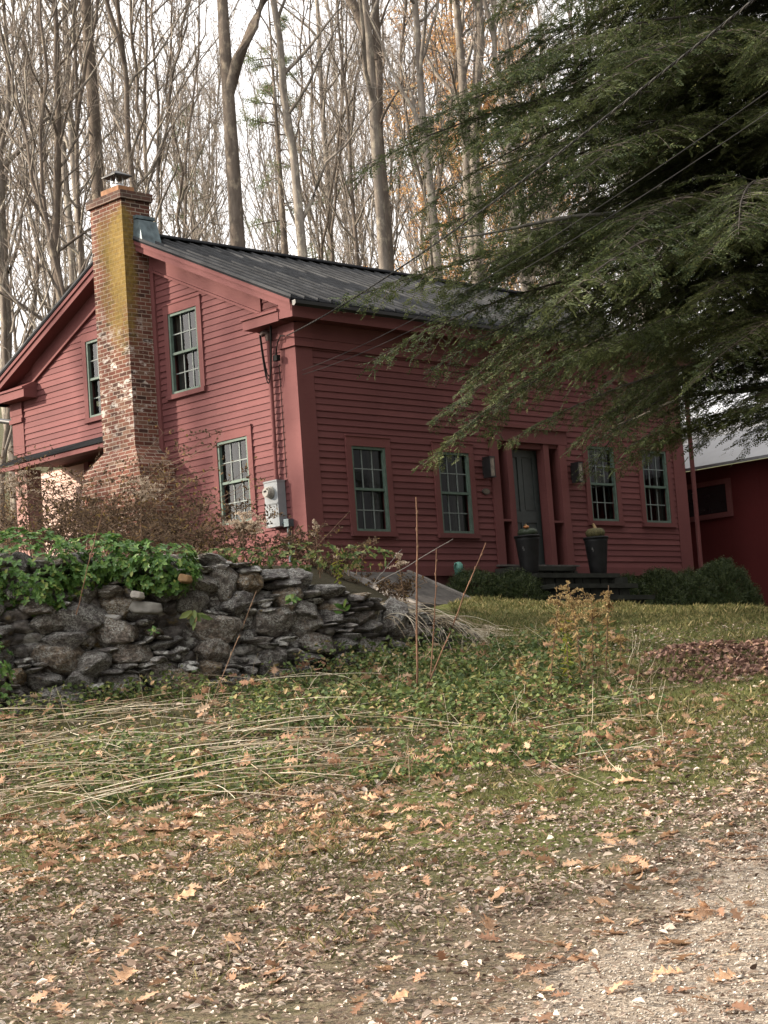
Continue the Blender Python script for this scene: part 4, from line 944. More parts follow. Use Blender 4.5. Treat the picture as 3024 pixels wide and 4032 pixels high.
for s in range(9):
    kind = s % 3
    tn, cn, _ = bare_tree(100 + s, H=[21, 24, 17][kind] + s * .3, r0=[.08, .115, .048][kind], n1=[26, 24, 22][kind], low=[.22, .36, .12][kind], lean=[.015, -.02, .04][kind] * (1 if s % 2 else -1), wob=[.6, .4, .8][kind], asc=[(.35, .9), (.4, 1.0), (.25, .7)][kind], forks=[((.55, .22, s * 1.3, .6),), (), ((.35, .16, s * 2.0, .7),)][kind], ntw=4)
    TREES.append((tn.mesh('trunk', BARK1 if s % 2 else BARK2, True), cn.mesh('crown', [BARK1, TWIG])))
def plant_tree(D, S, k, rz, sc, name='bare_tree', label=None, group='bare trees of the wood behind the house'):
    x, y = xy(D, S); t = empty(name, (float(x), float(y), float(hgt(D, S, False)) - .1), label, 'tree', group, rz); t.scale = (sc, sc, sc)
    link('trunk', TREES[k][0], t); link('crown', TREES[k][1], t); return t
rt = random.Random(5); pts = []
def free(D, S, dmin):
    for (a, b) in pts:
        if (a - D) ** 2 + (b - S) ** 2 < dmin * dmin: return False
    return True
LB = ['slender leafless grey tree in the bare wood behind the farmhouse', 'tall leafless forest tree in the bare wood behind the farmhouse', 'thin young leafless tree in the bare wood behind the farmhouse']
tries = 0
while len(pts) < 102 and tries < 6000:
    tries += 1; D = 43 + 80 * rt.random() ** .9; S = rt.uniform(-.215, .19) * D
    x, y = xy(D, S)
    if -2 < x < 12.5 and -2 < y < 12: continue
    if not free(D, S, 1.3): continue
    pts.append((D, S)); k = rt.choice((0, 1, 2, 2, 3, 5, 5, 6, 7, 8, 8, 2, 5)); plant_tree(D, S, k, rt.uniform(0, 6.28), rt.uniform(.82, 1.25), label=LB[k % 3])
# a few trees that stand out
def special(px, D, name, label, **kw):
    S = (px - 1512) / 7517.25 * D; x, y = xy(D, S); o = (float(x), float(y), float(hgt(D, S, False)) - .1); t = empty(name, o, label, 'tree')
    mat = kw.pop('mat', BARK2); tn, cn, _ = bare_tree(**kw); link('trunk', tn.mesh('trunk', mat, True), t); link('crown', cn.mesh('crown', [mat, TWIG]), t); return t
azr = math.atan2(RH[1], RH[0])
special(1010, 46, 'forked_tree', 'thick dark trunk forking high up above the roof ridge', seed=301, H=25, r0=.235, n1=14, low=.62, lean=.0, wob=.05, forks=((.475, .46, azr, .62),), ntw=5)
special(1615, 50, 'forked_tree', 'tall grey trunk above mid roof whose fork leans left', seed=302, H=24, r0=.19, n1=18, low=.45, wob=.35, forks=((.55, .40, azr + math.pi, .75),), mat=BARK2)
special(455, 47, 'bare_tree', 'broad dark straight trunk rising behind the chimney', seed=303, H=27, r0=.22, n1=18, low=.6, wob=.12)
special(1960, 52, 'bare_tree', 'pale grey twin trunk showing beside the hemlock tips', seed=304, H=25, r0=.19, n1=22, low=.45, wob=.3, forks=((.3, .07, azr, .85),), mat=BARK1)
special(280, 44, 'crooked_tree', 'crooked low-branched tree behind the left roof slope', seed=305, H=17, r0=.15, n1=30, low=.14, wob=.7, asc=(.6, 1.3), ntw=6)
special(90, 45, 'bare_tree', 'light barked slim trunk at the edge of the wood left of the chimney', seed=306, H=24, r0=.16, n1=26, low=.25, wob=.4, mat=BARK1)
special(1340, 47, 'bare_tree', 'slanting slim tree above the near end of the roof ridge', seed=307, H=22, r0=.15, n1=22, low=.3, wob=.35, lean=-.05, mat=BARK1)
# trees still holding orange leaves, white pines behind
def leafed_tree(px, D, seed, H, mat, name, label, nleaf, size):
    S = (px - 1512) / 7517.25 * D; x, y = xy(D, S); o = (float(x), float(y), float(hgt(D, S, False)) - .1); t = empty(name, o, label, 'tree')
    tn, cn, P3 = bare_tree(seed, H=H, r0=.16, n1=30, low=.2, wob=.4, ntw=5); link('trunk', tn.mesh('trunk', BARK1, True), t); link('crown', cn.mesh('crown', [BARK1, TWIG]), t)
    i = rng.integers(0, len(P3), nleaf); j = rng.integers(1, P3.shape[1], nleaf); p = P3[i, j] + rng.normal(0, .08, (nleaf, 3)); nb = NB()
    V, Fq = leaf_quads(p, rvec(nleaf), rvec(nleaf), size * rng.uniform(.6, 1.3, nleaf), size * .6 * rng.uniform(.7, 1.2, nleaf)); nb.add(V, Fq); link('leaves', nb.mesh('leaves', mat), t)
for a in ((1790, 78, 401, 20, GOLD, 'autumn_tree', 'sparse tree with few orange leaves behind the roof middle', 4500, .11), (1990, 66, 402, 21, GOLD, 'autumn_tree', 'tree keeping golden orange leaves behind the hemlock edge', 9000, .11),
          (2130, 85, 403, 24, GOLD, 'autumn_tree', 'orange leaved tree glimpsed through gaps high in the hemlock', 11000, .12), (1890, 92, 405, 22, GOLD, 'autumn_tree', 'faded orange tree deep in the wood left of the hemlock', 7000, .12)): leafed_tree(*a)
def pine_tree(px, D, seed, H, name, label, mat, nspray=900, spread=.16, group=None, S=None, dens=1.0, zlow=.2):
    r = np.random.default_rng(seed); S = (px - 1512) / 7517.25 * D if S is None else S; x, y = xy(D, S); o = (float(x), float(y), float(hgt(D, S, False)) - .1); t = empty(name, o, label, 'tree', group)
    nb = NB(); zz = np.linspace(-.4, H, 16); V, Fq = tubes(np.stack([zz * 0, zz * 0, zz], 1)[None], (np.linspace(.012 * H, .02, 16))[None], 8); nb.add(V, Fq); link('trunk', nb.mesh('trunk', BARK2, True), t)
    nb = NB(); P, d, l = [], [], []; limbs = []
    for k in range(int(46 * dens)):
        z = H * (zlow + (1 - zlow) * r.random()); az = r.uniform(0, 6.283); Lb = max(.5, spread * H * (1.12 - z / H) * r.uniform(.6, 1.1)) ; v = np.linspace(0, 1, 6); dd = np.array([math.cos(az), math.sin(az), r.uniform(-.05, .25)])
        q = np.array([0, 0, z]) + dd * Lb * v[:, None] - np.array([0, 0, 1]) * (Lb * .12 * v * v)[:, None]; limbs.append(q)
        for _ in range(nspray // 46):
            u = r.uniform(.2, 1) ** .7; b = np.array([np.interp(u, v, q[:, i]) for i in range(3)]) + r.normal(0, .05 * Lb, 3) * np.array([1.6, 1.6, .8]); P.append(b); d.append(unit(dd + r.normal(0, .7, 3))); l.append(r.uniform(.25, .5))
    V, Fq = tubes(np.array(limbs), np.tile(np.linspace(.035, .008, 6), (len(limbs), 1)), 4); nb.add(V, Fq, 0)
    P, d, l = np.array(P), np.array(d), np.array(l); needles(nb, P, d, unit(np.array([0, 0, 1.]) + r.normal(0, .5, (len(P), 3))), l, 4, .16, .035, 1)
    link('crown', nb.mesh('crown', [BARK2, mat]), t); return t
pine_tree(1190, 74, 501, 20, 'white_pine', 'pale green pine seen beyond the dark forked trunk', PINE, 1500)
pine_tree(830, 88, 502, 17, 'white_pine', 'faint green pine deep in the wood right of the chimney', PINE, 1200)
# unseen evergreens added on the left to shade lawn and hemlock
EV = leafy('spruce_needles', [(0, (.02, .035, .014)), (1, (.05, .07, .022))], .15)
src = pine_tree(0, 1, 601, 15, 'added_spruce', 'dark dense spruce added unseen beyond the left edge to shade the lawn', EV, 3600, .17, 'added spruces beside the lawn', S=-15, dens=1.6, zlow=.06)
x, y = xy(-3, -15); src.location = (float(x), float(y), float(hgt(-3, -15, False)))
for i, (D, S, sc) in enumerate([(21, -15.5, 1.0), (24.6, -16, 1.1), (23, -20, 1.25)]):
    c = src.copy(); COL.objects.link(c); x, y = xy(D, S); c.location = (float(x), float(y), float(hgt(D, S, False))); c.scale = (sc,) * 3; c.rotation_euler = (0, 0, i * 1.7)
    for ch_ in list(src.children): d = ch_.copy(); COL.objects.link(d); d.parent = c
for i, (D, S, sc) in enumerate([(-9, -14, 1.5), (-11, -8, 1.6), (-10, -2, 1.45), (-12, 4, 1.6), (-10, 10, 1.5), (-7, 15, 1.5), (-1, 17, 1.45), (5, 18, 1.5), (11, 17.5, 1.4), (-15, 0, 1.7), (-14, 12, 1.7), (-15, -11, 1.7), (17, 18, 1.4)]):  # added behind camera and at right, unseen, to cut skylight on the front
    c = src.copy(); COL.objects.link(c); x, y = xy(D, S); c.location = (float(x), float(y), float(hgt(D, S, False))); c.scale = (sc,) * 3; c.rotation_euler = (0, 0, i * 2.3)
    c['label'] = 'tall dark spruce added unseen across the drive to block sky light'; c['group'] = 'added spruces across the drive'
    for ch_ in list(src.children): d = ch_.copy(); COL.objects.link(d); d.parent = c
for (D, S) in ((29.3, -20), (30.4, -24), (31.6, -19), (32.6, -27), (30.0, -31)): plant_tree(D, S, rt.choice((0, 3, 6)), rt.uniform(0, 6.28), rt.uniform(.75, .95), label='bare tree added unseen left of the house to dapple the gable', group='added bare trees beside the house')  # unseen trees added to soften and dapple sun on the gable
for i in range(9): plant_tree(-2 + i * 2.5 + rt.uniform(-.5, .5), -13 - 9 * rt.random(), rt.choice((0, 1, 3, 4, 6, 7)), rt.uniform(0, 6.28), rt.uniform(.7, .95), label='bare tree added unseen left of the lawn to filter the sun', group='added bare trees beside the lawn')  # added out of view so the foreground gets filtered sun
# ------------------------------------------------------------------ clipped shrubs along the front
def shrub(cx, cy, rx, ry, h, label, seed, z0=None):
    r = np.random.default_rng(seed); z0 = float(hxy(cx, cy)) if z0 is None else z0; o = (cx, cy, z0); t = empty('yew_shrub', o, label, 'shrub', 'low dark shrubs along the front wall')
    h = h * 1.3; n = int(6500 * rx * (ry + h)); d = rvec(n); d[:, 2] = np.abs(d[:, 2]) * 1.0 - .12; k = r.uniform(.80, 1.0, n) ** .5; lump = 1 + .16 * (vnoise(d[:, 0] * 3 + seed, d[:, 2] * 3 + d[:, 1] * 2, 1.6) - .5) * 2
    P = d * np.array([rx, ry, h]) * (k * lump)[:, None]; P[:, 2] = np.maximum(P[:, 2], 0.01); nb = NB(); l = r.uniform(.05, .14, n)
    needles(nb, P, unit(d * np.array([1, 1, .6]) + r.normal(0, .45, (n, 3)) + np.array([0, 0, .5])), unit(d + r.normal(0, .5, (n, 3))), l, 3, .045, .016, 0)
    link('foliage', nb.mesh('foliage', HEDGE), t)
    nb = NB(); a = r.uniform(0, 6.28, 26); st = np.stack([np.zeros((26, 3)) + np.stack([np.cos(a) * .05, np.sin(a) * .05, a * 0], 1), np.stack([np.cos(a) * rx * .4, np.sin(a) * ry * .4, a * 0 + h * .45], 1), np.stack([np.cos(a) * rx * .72, np.sin(a) * ry * .72, a * 0 + h * .62], 1)], 1)
    V, Fq = tubes(st, np.tile([.014, .009, .004], (26, 1)), 4); nb.add(V, Fq); link('stems', nb.mesh('stems', STEM), t)
shrub(2.85, -.85, .52, .5, .52, 'dark low shrub beside the green tap and cellar hatch', 1)
shrub(3.65, -1.0, .55, .55, .55, 'dark low shrub hiding the left end of the stone steps', 2)
shrub(6.85, -.75, .55, .5, .60, 'dark shrub crowding the right end of the stone steps', 3)
shrub(7.9, -.75, .70, .55, .68, 'dark shrub under the window right of the steps', 4)
shrub(8.85, -.8, .62, .55, .70, 'dark shrub below the last front window', 7)
shrub(9.75, -.85, .75, .65, .82, 'tallest dark shrub at the downspout corner of the farmhouse', 5)
# ================================================================== GROUND COVER
def P3d(D, S, dz=0.0):
    x, y = xy(D, S); return np.stack([x, y, hgt(D, S) + dz], -1)
def scatter(n, D0, D1, S0, S1, dens):
    """random ground points; dens(D,S) in 0..1"""
    D = rng.uniform(D0, D1, n); S = rng.uniform(S0, S1, n); k = rng.random(n) < dens(D, S); return D[k], S[k]
def inview(D, S, m=.3): return np.abs(S) < D * .205 + m
def updir(n, tilt): return unit(np.tile([0, 0, 1.], (n, 1)) + rng.normal(0, tilt, (n, 3)))
def flatdir(n, up=0.0, sd=.15):
    a = rng.uniform(0, 6.283, n); return unit(np.stack([np.cos(a), np.sin(a), up + rng.normal(0, sd, n)], 1))
def stuff(name, nb, mats, label, cat=None):
    o = link(name, nb.mesh(name, mats)); return tag(o, label, cat or name.replace('_', ' '), kind='stuff')
# grass blades
nb = NB()
def gd(D, S):
    v = sstep(10.0, 13.8, D) * (.34 + 1.1 * np.clip((fbm(D + 9, S, .8) - .36) * 3, 0, 1)); v = np.where(D > 18, np.maximum(v, .55), v)
    v = np.where(gravel_edge(D, S) > -.7, v * .05, v); v = v * (1 - .75 * ((D > 15.5) & (S < .3) & (D < 22.5))); v = v * ~((D > wallD(S) - .2) & (S < .9)); return v * inview(D, S, .6)
D, S = scatter(210000, 10, 31, -3.6, 7.2, gd); p = P3d(D, S, -.005); n = len(D); h = rng.uniform(.02, .055, n) * np.where(D > 18, 1.25, 1) * (1 + .9 * (fbm(D, S, 1.7) > .6)); d = unit(np.stack([rng.normal(0, .55, n), rng.normal(0, .55, n), np.ones(n)], 1)); sd = unit(np.cross(d, rvec(n))); w = rng.uniform(.003, .006, n) * np.where(D > 18, 1.7, 1)
q = np.stack([p - sd * w[:, None], p + sd * w[:, None], p + d * (h * .6)[:, None] + sd * (w * .6)[:, None], p + d * h[:, None] + np.stack([d[:, 0] * h * .3, d[:, 1] * h * .3, 0 * h], 1)], 1); nb.quads(q)
stuff('grass', nb, GRASS, 'short green autumn grass of the lawn', 'grass')
# small pale leaf litter
nb = NB()
def ld(D, S):
    v = (.26 + 1.0 * np.clip((fbm(D * .8 + 3, S * .8, 1.0) - .36) * 2.8, 0, 1)); v = v * (1 - .80 * sstep(17.5, 20, D)); v = np.where(gravel_edge(D, S) > .4, v * .30, v); v = v * (1 - .55 * ((D > 16.6) & (S < .2))); return v * inview(D, S) * (D < wallD(S) - .2)
D, S = scatter(215000, 8.9, 27, -4.2, 6, ld); n = len(D); p = P3d(D, S, .006 + rng.random(n) * .012)
V, Fq = leaf_quads(p, flatdir(n, .05, .22), updir(n, .30), rng.uniform(.018, .052, n) * np.where(rng.random(n) < .2, 1.35, 1), rng.uniform(.011, .030, n), .28); nb.add(V, Fq)
D, S = scatter(7000, 9, 20, -4.2, 4.5, lambda D, S: inview(D, S) * np.clip((fbm(D * 1.3 + 50, S * 1.3, 1.5) - .42) * 4 + .12, 0, 1) * (D < wallD(S) - .3) * (1 - .8 * (gravel_edge(D, S) > .5))); n = len(D); p = P3d(D, S, .008 + rng.random(n) * .018); V, Fq = leaf_quads(p, flatdir(n, .1, .3), updir(n, .5), rng.uniform(.045, .085, n), rng.uniform(.026, .045, n), .35); nb.add(V, Fq)
stuff('leaf_litter', nb, LITTER, 'small pale dry leaves littered over the lawn and drive', 'leaf litter')
# maroon leaf pile on the right of the lawn
nb = NB()
def pd(D, S):
    e = (D - 21.1) / 1.35; f = (S - 4.7) / (2.2); v = 1 - (e * e + np.clip(-f, 0, 9) ** 2) + (fbm(D, S, 1.6) - .5) * 2.0; return np.clip(v * 1.5, 0, 1)
D, S = scatter(13500, 19.2, 23.4, 2.0, 6.6, pd); n = len(D); p = P3d(D, S, rng.random(n) * .06 * pd(D, S)); V, Fq = leaf_quads(p, flatdir(n, .1, .4), updir(n, .6), rng.uniform(.05, .10, n), rng.uniform(.03, .06, n), .35); nb.add(V, Fq)
stuff('leaf_pile', nb, PILE, 'maroon brown heap of raked leaves at the lawn edge', 'leaf pile')
# pebbles on the drive
D, S = scatter(26000, 8.9, 15.5, -2.2, 3.6, lambda D, S: np.clip((gravel_edge(D, S) + .9) * .6, 0, 1) * inview(D, S)); n = len(D); p = P3d(D, S, .012); r = rng.uniform(.004, .011, n) * np.where(rng.random(n) < .03, 1.8, 1)
oc = np.array([[1, 0, 0], [0, 1, 0], [-1, 0, 0], [0, -1, 0], [0, 0, .6], [0, 0, -.6]], float); fq = np.array([[0, 1, 4], [1, 2, 4], [2, 3, 4], [3, 0, 4], [1, 0, 5], [2, 1, 5], [3, 2, 5], [0, 3, 5]])
a = rng.uniform(0, 6.28, n); ca, sa = np.cos(a), np.sin(a); st_ = rng.uniform(.6, 1.3, (n, 3)); o3 = oc[None] * st_[:, None] * r[:, None, None]
o3 = np.stack([o3[..., 0] * ca[:, None] - o3[..., 1] * sa[:, None], o3[..., 0] * sa[:, None] + o3[..., 1] * ca[:, None], o3[..., 2]], -1) + p[:, None]
me = np_mesh('gravel', o3.reshape(-1, 3), (np.arange(n)[:, None, None] * 6 + fq[None]).reshape(-1, 3), PEB); tag(link('gravel', me), 'loose pale pebbles scattered over the gravel drive', 'gravel', kind='stuff')
# oak leaves
def oak_leaf_mesh(seed):
    r = np.random.default_rng(seed); t = np.linspace(0, 1, 15); lob = np.array([.02, .04, .12, .30, .13, .15, .46, .19, .20, .50, .22, .17, .34, .14, .0])
    wl = lob * r.uniform(.85, 1.2, 15); wr = lob * r.uniform(.85, 1.2, 15); sh = np.where(lob > .28, .05, 0)
    c1, c2, c3 = r.uniform(-.35, .6), r.uniform(.1, .8), r.uniform(-.3, .3); V = []
    for i in range(15):
        for sg, w in ((1, wl[i]), (0, 0), (-1, wr[i])):
            for q in ((1.0,) if sg == 0 else (.5, 1.0) if sg > 0 else (.5, 1.0)):
                x = t[i] + sh[i] * q * abs(sg); y = sg * w * q * .62
                V.append((x, y, .16 * c1 * math.sin(3.1 * x) + c2 * y * y * 1.2 + c3 * x * y + r.normal(0, .012)))
    V = np.array(V).reshape(15, 5, 3)[:, [1, 0, 2, 3, 4]]; V[..., 0] -= .5; V[..., 2] -= np.percentile(V[..., 2], 12)
    i, j = np.meshgrid(np.arange(14), np.arange(4), indexing='ij'); a = (i * 5 + j).ravel(); Fq = np.stack([a, a + 1, a + 6, a + 5], 1)
    return V.reshape(-1, 3), Fq
OL = [oak_leaf_mesh(s) for s in range(10)]; OM = [np_mesh('oak_leaf', v, f, OAKO, smooth=True) for v, f in OL]
rl = random.Random(31); nl = 0
def oak_leaf(D, S, size):
    global nl
    x, y = xy(D, S); o = link('oak_leaf', OM[rl.randrange(10)], None, (float(x), float(y), float(hgt(D, S)) + .008)); o.rotation_euler = (rl.gauss(0, .28), rl.gauss(0, .28), rl.uniform(0, 6.28)); o.scale = (size, size * rl.uniform(.8, 1.15), size * rl.uniform(.9, 2.3)); nl += 1
    tag(o, 'tan curled oak leaf fallen on the leaf littered lawn or drive', 'leaf', 'large oak leaves lying on the ground')
for (px, py, D) in ((890, 3720, 0), (900, 3440, 0), (1510, 3830, 0), (2110, 3790, 0), (2190, 3780, 0), (2300, 3785, 0), (2690, 3785, 0), (2630, 3840, 0), (2840, 3860, 0), (2140, 3915, 0), (2720, 3590, 0), (2770, 3580, 0), (2400, 3680, 0), (2640, 3480, 0), (2500, 3510, 0), (2520, 3465, 0), (1940, 3550, 0), (1070, 3420, 0), (1170, 3440, 0), (1240, 3600, 0), (360, 3760, 0), (480, 3870, 0), (120, 3940, 0), (240, 3980, 0), (1550, 3940, 0), (2900, 3290, 0), (2890, 3390, 0), (2480, 3390, 0), (2640, 3290, 0), (2400, 3320, 0), (3000, 3180, 0), (1930, 3200, 0), (2540, 3190, 0), (1000, 3590, 0), (300, 3610, 0), (600, 3600, 0), (560, 3480, 0), (190, 3650, 0), (950, 3830, 0), (1050, 3845, 0)):
    lo, hi = 6., 24.                    # where this line of sight meets the ground
    for _ in range(40):
        m = (lo + hi) / 2; q = pix(px, py, m); d_, s_ = ds(q[0], q[1]); lo, hi = (m, hi) if q[2] > float(hgt(d_, s_)) else (lo, m)
    q = pix(px, py, lo); d_, s_ = ds(q[0], q[1]); oak_leaf(float(d_), float(s_), rl.uniform(.17, .24))
for _ in range(600):
    if nl >= 296: break
    u = rl.random()
    if u < .6: D = rl.gauss(14.9, .75); S = rl.uniform(-3.2, -.1)
    elif u < .8: D = rl.gauss(17.2, .7); S = rl.uniform(-.6, 2.4)
    else: D = rl.uniform(10, 20); S = rl.uniform(-.2, .2) * D
    if abs(S) > D * .2: continue
    oak_leaf(D, S, rl.uniform(.15, .25))
nb = NB()                              # the many smaller brown leaves between them
def md(D, S): return inview(D, S) * np.clip(np.exp(-((D - 15.3) / 1.3) ** 2) * (S < .4) * 1.0 + np.exp(-((D - 17.4) / 1.0) ** 2) * ((S > -.5) & (S < 3)) * .55 + .26, 0, 1) * (D < wallD(S) - .3)
D, S = scatter(5200, 9.2, 21, -4.2, 4.4, md); n = len(D)
for i in range(n):
    V, Fq = OL[i % 10]; s = rl.uniform(.07, .16); a = rl.uniform(0, 6.28); b = rl.gauss(0, .45); c = rl.gauss(0, .35); Rm = np.array(Matrix.Rotation(a, 3, 'Z') @ Matrix.Rotation(b, 3, 'X') @ Matrix.Rotation(c, 3, 'Y')); p = P3d(D[i], S[i], rl.uniform(.01, .03)); nb.add((V * np.array([s, s, s * 1.3])) @ Rm.T + p, Fq)
D, S = scatter(520, 16.5, 22.5, -4.5, 2.6, lambda D, S: inview(D, S) * (D < wallD(S) - .3) * .8); n = len(D)
for i in range(n):
    V, Fq = OL[i % 10]; z_ = rl.uniform(.09, .19); Rm = np.array(Matrix.Rotation(rl.uniform(0, 6.28), 3, 'Z') @ Matrix.Rotation(rl.gauss(.5, .5), 3, 'X') @ Matrix.Rotation(rl.gauss(0, .4), 3, 'Y')); nb.add((V * np.array([z_, z_, z_ * 1.8])) @ Rm.T + P3d(D[i], S[i], rl.uniform(.05, .22)), Fq)
stuff('small_oak_leaves', nb, OAK, 'smaller brown oak leaves drifted along the foot of the bank', 'leaves')
# weeds of the bank below the wall
nb = NB()
def bd(D, S):
    lo = 16.2 + .25 * np.maximum(S, 0) + (fbm(D, S, 1.2) - .5) * 2.2; hi = wallD(S) - .05; v = sstep(-.3, .5, D - lo) * (D < hi) * (1 - sstep(1.2, 2.8, S - (D - 18) * .05)) ; v = v * np.clip(.06 + 1.1 * np.clip((fbm(D + 30, S, 1.3) - .42) * 3.6, 0, 1) + .8 * np.exp(-((S - .3) / 1.1) ** 2 - ((D - 20.5) / 1.8) ** 2), 0, 1.3); return v * inview(D, S, .5)
D, S = scatter(68000, 15.5, 23.5, -4.8, 3.0, bd); n = len(D); hgt_ = rng.random(n) ** 1.6 * (.07 + .34 * np.clip(fbm(D, S + 40, 1.1) * 1.6 - .3, 0, 1) * sstep(16, 18.5, D))
p = P3d(D, S, .01) + np.stack([0 * D, 0 * D, hgt_], 1); V, Fq = leaf_quads(p, flatdir(n, .25, .45), unit(updir(n, .55) - .35 * np.append(FH, 0)), rng.uniform(.028, .082, n), rng.uniform(.020, .054, n), .2); nb.add(V, Fq)
stuff('bank_weeds', nb, BANKG, 'low green weeds covering the bank below the stone wall', 'weeds')
# rosette ground cover spilling over the wall
def cover(name, blobs, n, label, mat=IVY, ls=.064):
    nb = NB(); tot = sum(b[3] * b[4] for b in blobs)
    for (D0, S0, z0, rs, rz, rd) in blobs:
        k = int(n * rs * rz / tot); d = rvec(k); d[:, 0] = -np.abs(d[:, 0]) * rng.uniform(.3, 1, k); d = unit(d)     # local: x depth, y lateral, z up
        k_ = 1 + .22 * (vnoise(d[:, 1] * 4 + S0 * 9, d[:, 2] * 4, 1.3) - .5) * 2; Dp = D0 + d[:, 0] * rd * k_; Sp = S0 + d[:, 1] * rs * k_; Zp = CAM[2] + z0 + d[:, 2] * rz * k_
        x, y = xy(Dp, Sp); C = np.stack([x, y, Zp], 1); N = unit(d[:, :1] * np.append(FH, 0) + d[:, 1:2] * np.append(RH, 0) + d[:, 2:] * np.array([0, 0, 1.]) + np.array([0, 0, .55]) + rng.normal(0, .3, (k, 3)))
        for j in range(5):
            t1 = unit(np.cross(N, [.3, .5, .8])); t2 = np.cross(N, t1); a = j * 1.257 + rng.uniform(-.3, .3, k); dd = t1 * np.cos(a)[:, None] + t2 * np.sin(a)[:, None] + N * rng.uniform(-.05, .5, (k, 1)); l = ls * rng.uniform(.65, 1.15, k)
            V, Fq = leaf_quads(C, dd, N, l, l * .6, .15); nb.add(V, Fq)
    return stuff(name, nb, mat, label, 'ground cover')
cover('trailing_ground_cover', [(20.9, -4.05, 1.86, .75, .42, .5), (20.75, -3.8, 1.60, .38, .22, .3), (20.65, -4.4, 1.72, .3, .34, .3), (21.1, -3.2, 1.92, .55, .25, .4), (20.85, -3.4, 1.72, .3, .15, .25)], 1150, 'bright green rosette leaves spilling over the wall at its left end')
cover('trailing_ground_cover', [(21.1, -2.65, 1.83, .55, .24, .4), (21.0, -2.45, 1.70, .36, .20, .3), (21.15, -2.95, 1.92, .4, .2, .3)], 560, 'green leaf clump on top of the wall below the chimney')
cover('trailing_ground_cover', [(20.1, -4.25, .80, .22, .34, .25), (20.0, -4.3, .35, .25, .25, .25)], 190, 'green leaves at the wall foot by the left edge')
cover('terrace_weeds', [(23.2, -1.1, 1.98, .6, .16, .4), (23.6, -.4, 1.95, .5, .14, .4), (23, -1.9, 2.0, .6, .14, .4), (24.5, -3, 2.1, 1.2, .2, .6)], 420, 'yellow green weeds on the terrace above the wall', BANKG, .06)
# dead stalks lying across the bank
nb = NB(); n = 330; D = rng.normal(17.9, 1.1, n); S = np.where(rng.random(n) < .86, rng.uniform(-4.8, -.6, n), rng.uniform(-1, 2.4, n)); D = D + .25 * np.maximum(S, 0); k = (D > 15.4) & (D < wallD(S) - .2); D, S = D[k], S[k]; n = len(D); m = 8; u = np.linspace(-.5, .5, m)
cl = rng.normal(.05, .55, 16)[(np.floor(S * 1.3 + D * 1.7).astype(int)) % 16]; an = np.where(rng.random(n) < .62, cl + rng.normal(0, .22, n), rng.uniform(-1.5, 1.5, n)); Ln = rng.uniform(.3, 2.0, n); dirD = np.sin(an); dirS = np.cos(an); bow = rng.normal(0, .12, n)
DD = D[:, None] + dirD[:, None] * Ln[:, None] * u + bow[:, None] * (u ** 2) * dirS[:, None]; SS = S[:, None] + dirS[:, None] * Ln[:, None] * u - bow[:, None] * u ** 2 * dirD[:, None]
x, y = xy(DD, SS); z = np.stack([hgt(DD[:, [0, 3, -1]].mean(1), SS[:, [0, 3, -1]].mean(1))] * m, 1) * .6 + hgt(DD, SS, False) * .4 + (rng.uniform(.03, .26, n) + 0)[:, None] + (rng.normal(0, .10, n)[:, None] * u * Ln[:, None]) - .03 * (2 * u[None]) ** 2 * Ln[:, None] * .5
z = np.maximum(z, hgt(DD, SS) + .015)
kx = np.cumsum(rng.normal(0, .006, (n, m, 3)), 1); V, Fq = tubes(np.stack([x, y, z], -1) + kx * np.array([1, 1, .8]), np.tile(np.linspace(.0042, .0016, m), (n, 1)) * rng.uniform(.55, 1.5, (n, 1)), 3); nb.add(V, Fq)
# broken upright and leaning bits
n = 260; D = rng.uniform(16, 23.5, n); S = rng.uniform(-4.6, 2.8, n); k = (D < wallD(S) - .1) | (S > .8); D, S = D[k], S[k]; n = len(D); b = P3d(D, S); d = unit(np.stack([rng.normal(0, .6, n), rng.normal(0, .6, n), np.ones(n)], 1)); l = rng.uniform(.15, .55, n); v = np.linspace(0, 1, 4)
V, Fq = tubes(b[:, None] + d[:, None] * l[:, None, None] * v[None, :, None] + rng.normal(0, .01, (n, 4, 3)), np.tile(np.linspace(.0035, .0015, 4), (n, 1)), 3); nb.add(V, Fq)
# tangle of old daylily straw over the right end of the wall
n = 190; S = rng.uniform(-.15, 1.25, n); D = wallD(S) + rng.uniform(-.1, .9, n); b = P3d(D, S, .02); b[:, 2] = np.maximum(b[:, 2], np.minimum(wall_top(np.minimum(S, .8)), b[:, 2] + .5)); a = rng.normal(0, .9, n); ld_ = rng.uniform(.2, .85, n) * (.5 + .5 * (S > -.1)); v = np.linspace(0, 1, 7)
hd = RH[None] * np.cos(a)[:, None] - FH[None] * np.abs(np.sin(a))[:, None] * .8; q = np.zeros((n, 7, 3)); q[..., :2] = b[:, None, :2] + hd[:, None] * (ld_[:, None] * v)[..., None]; q[..., 2] = b[:, None, 2] + (rng.uniform(.0, .5, n)[:, None] * v - rng.uniform(.5, 1.0, n)[:, None] * v ** 2) * ld_[:, None]
dq, sq = ds(q[..., 0], q[..., 1]); q[..., 2] = np.maximum(q[..., 2], hgt(dq, sq) + .02)
V, Fq = tubes(q, np.tile(np.linspace(.005, .002, 7), (n, 1)), 3); nb.add(V, Fq)
stuff('dead_stalks', nb, STRAW, 'bleached dead stalks lying tangled across the green bank', 'straw')
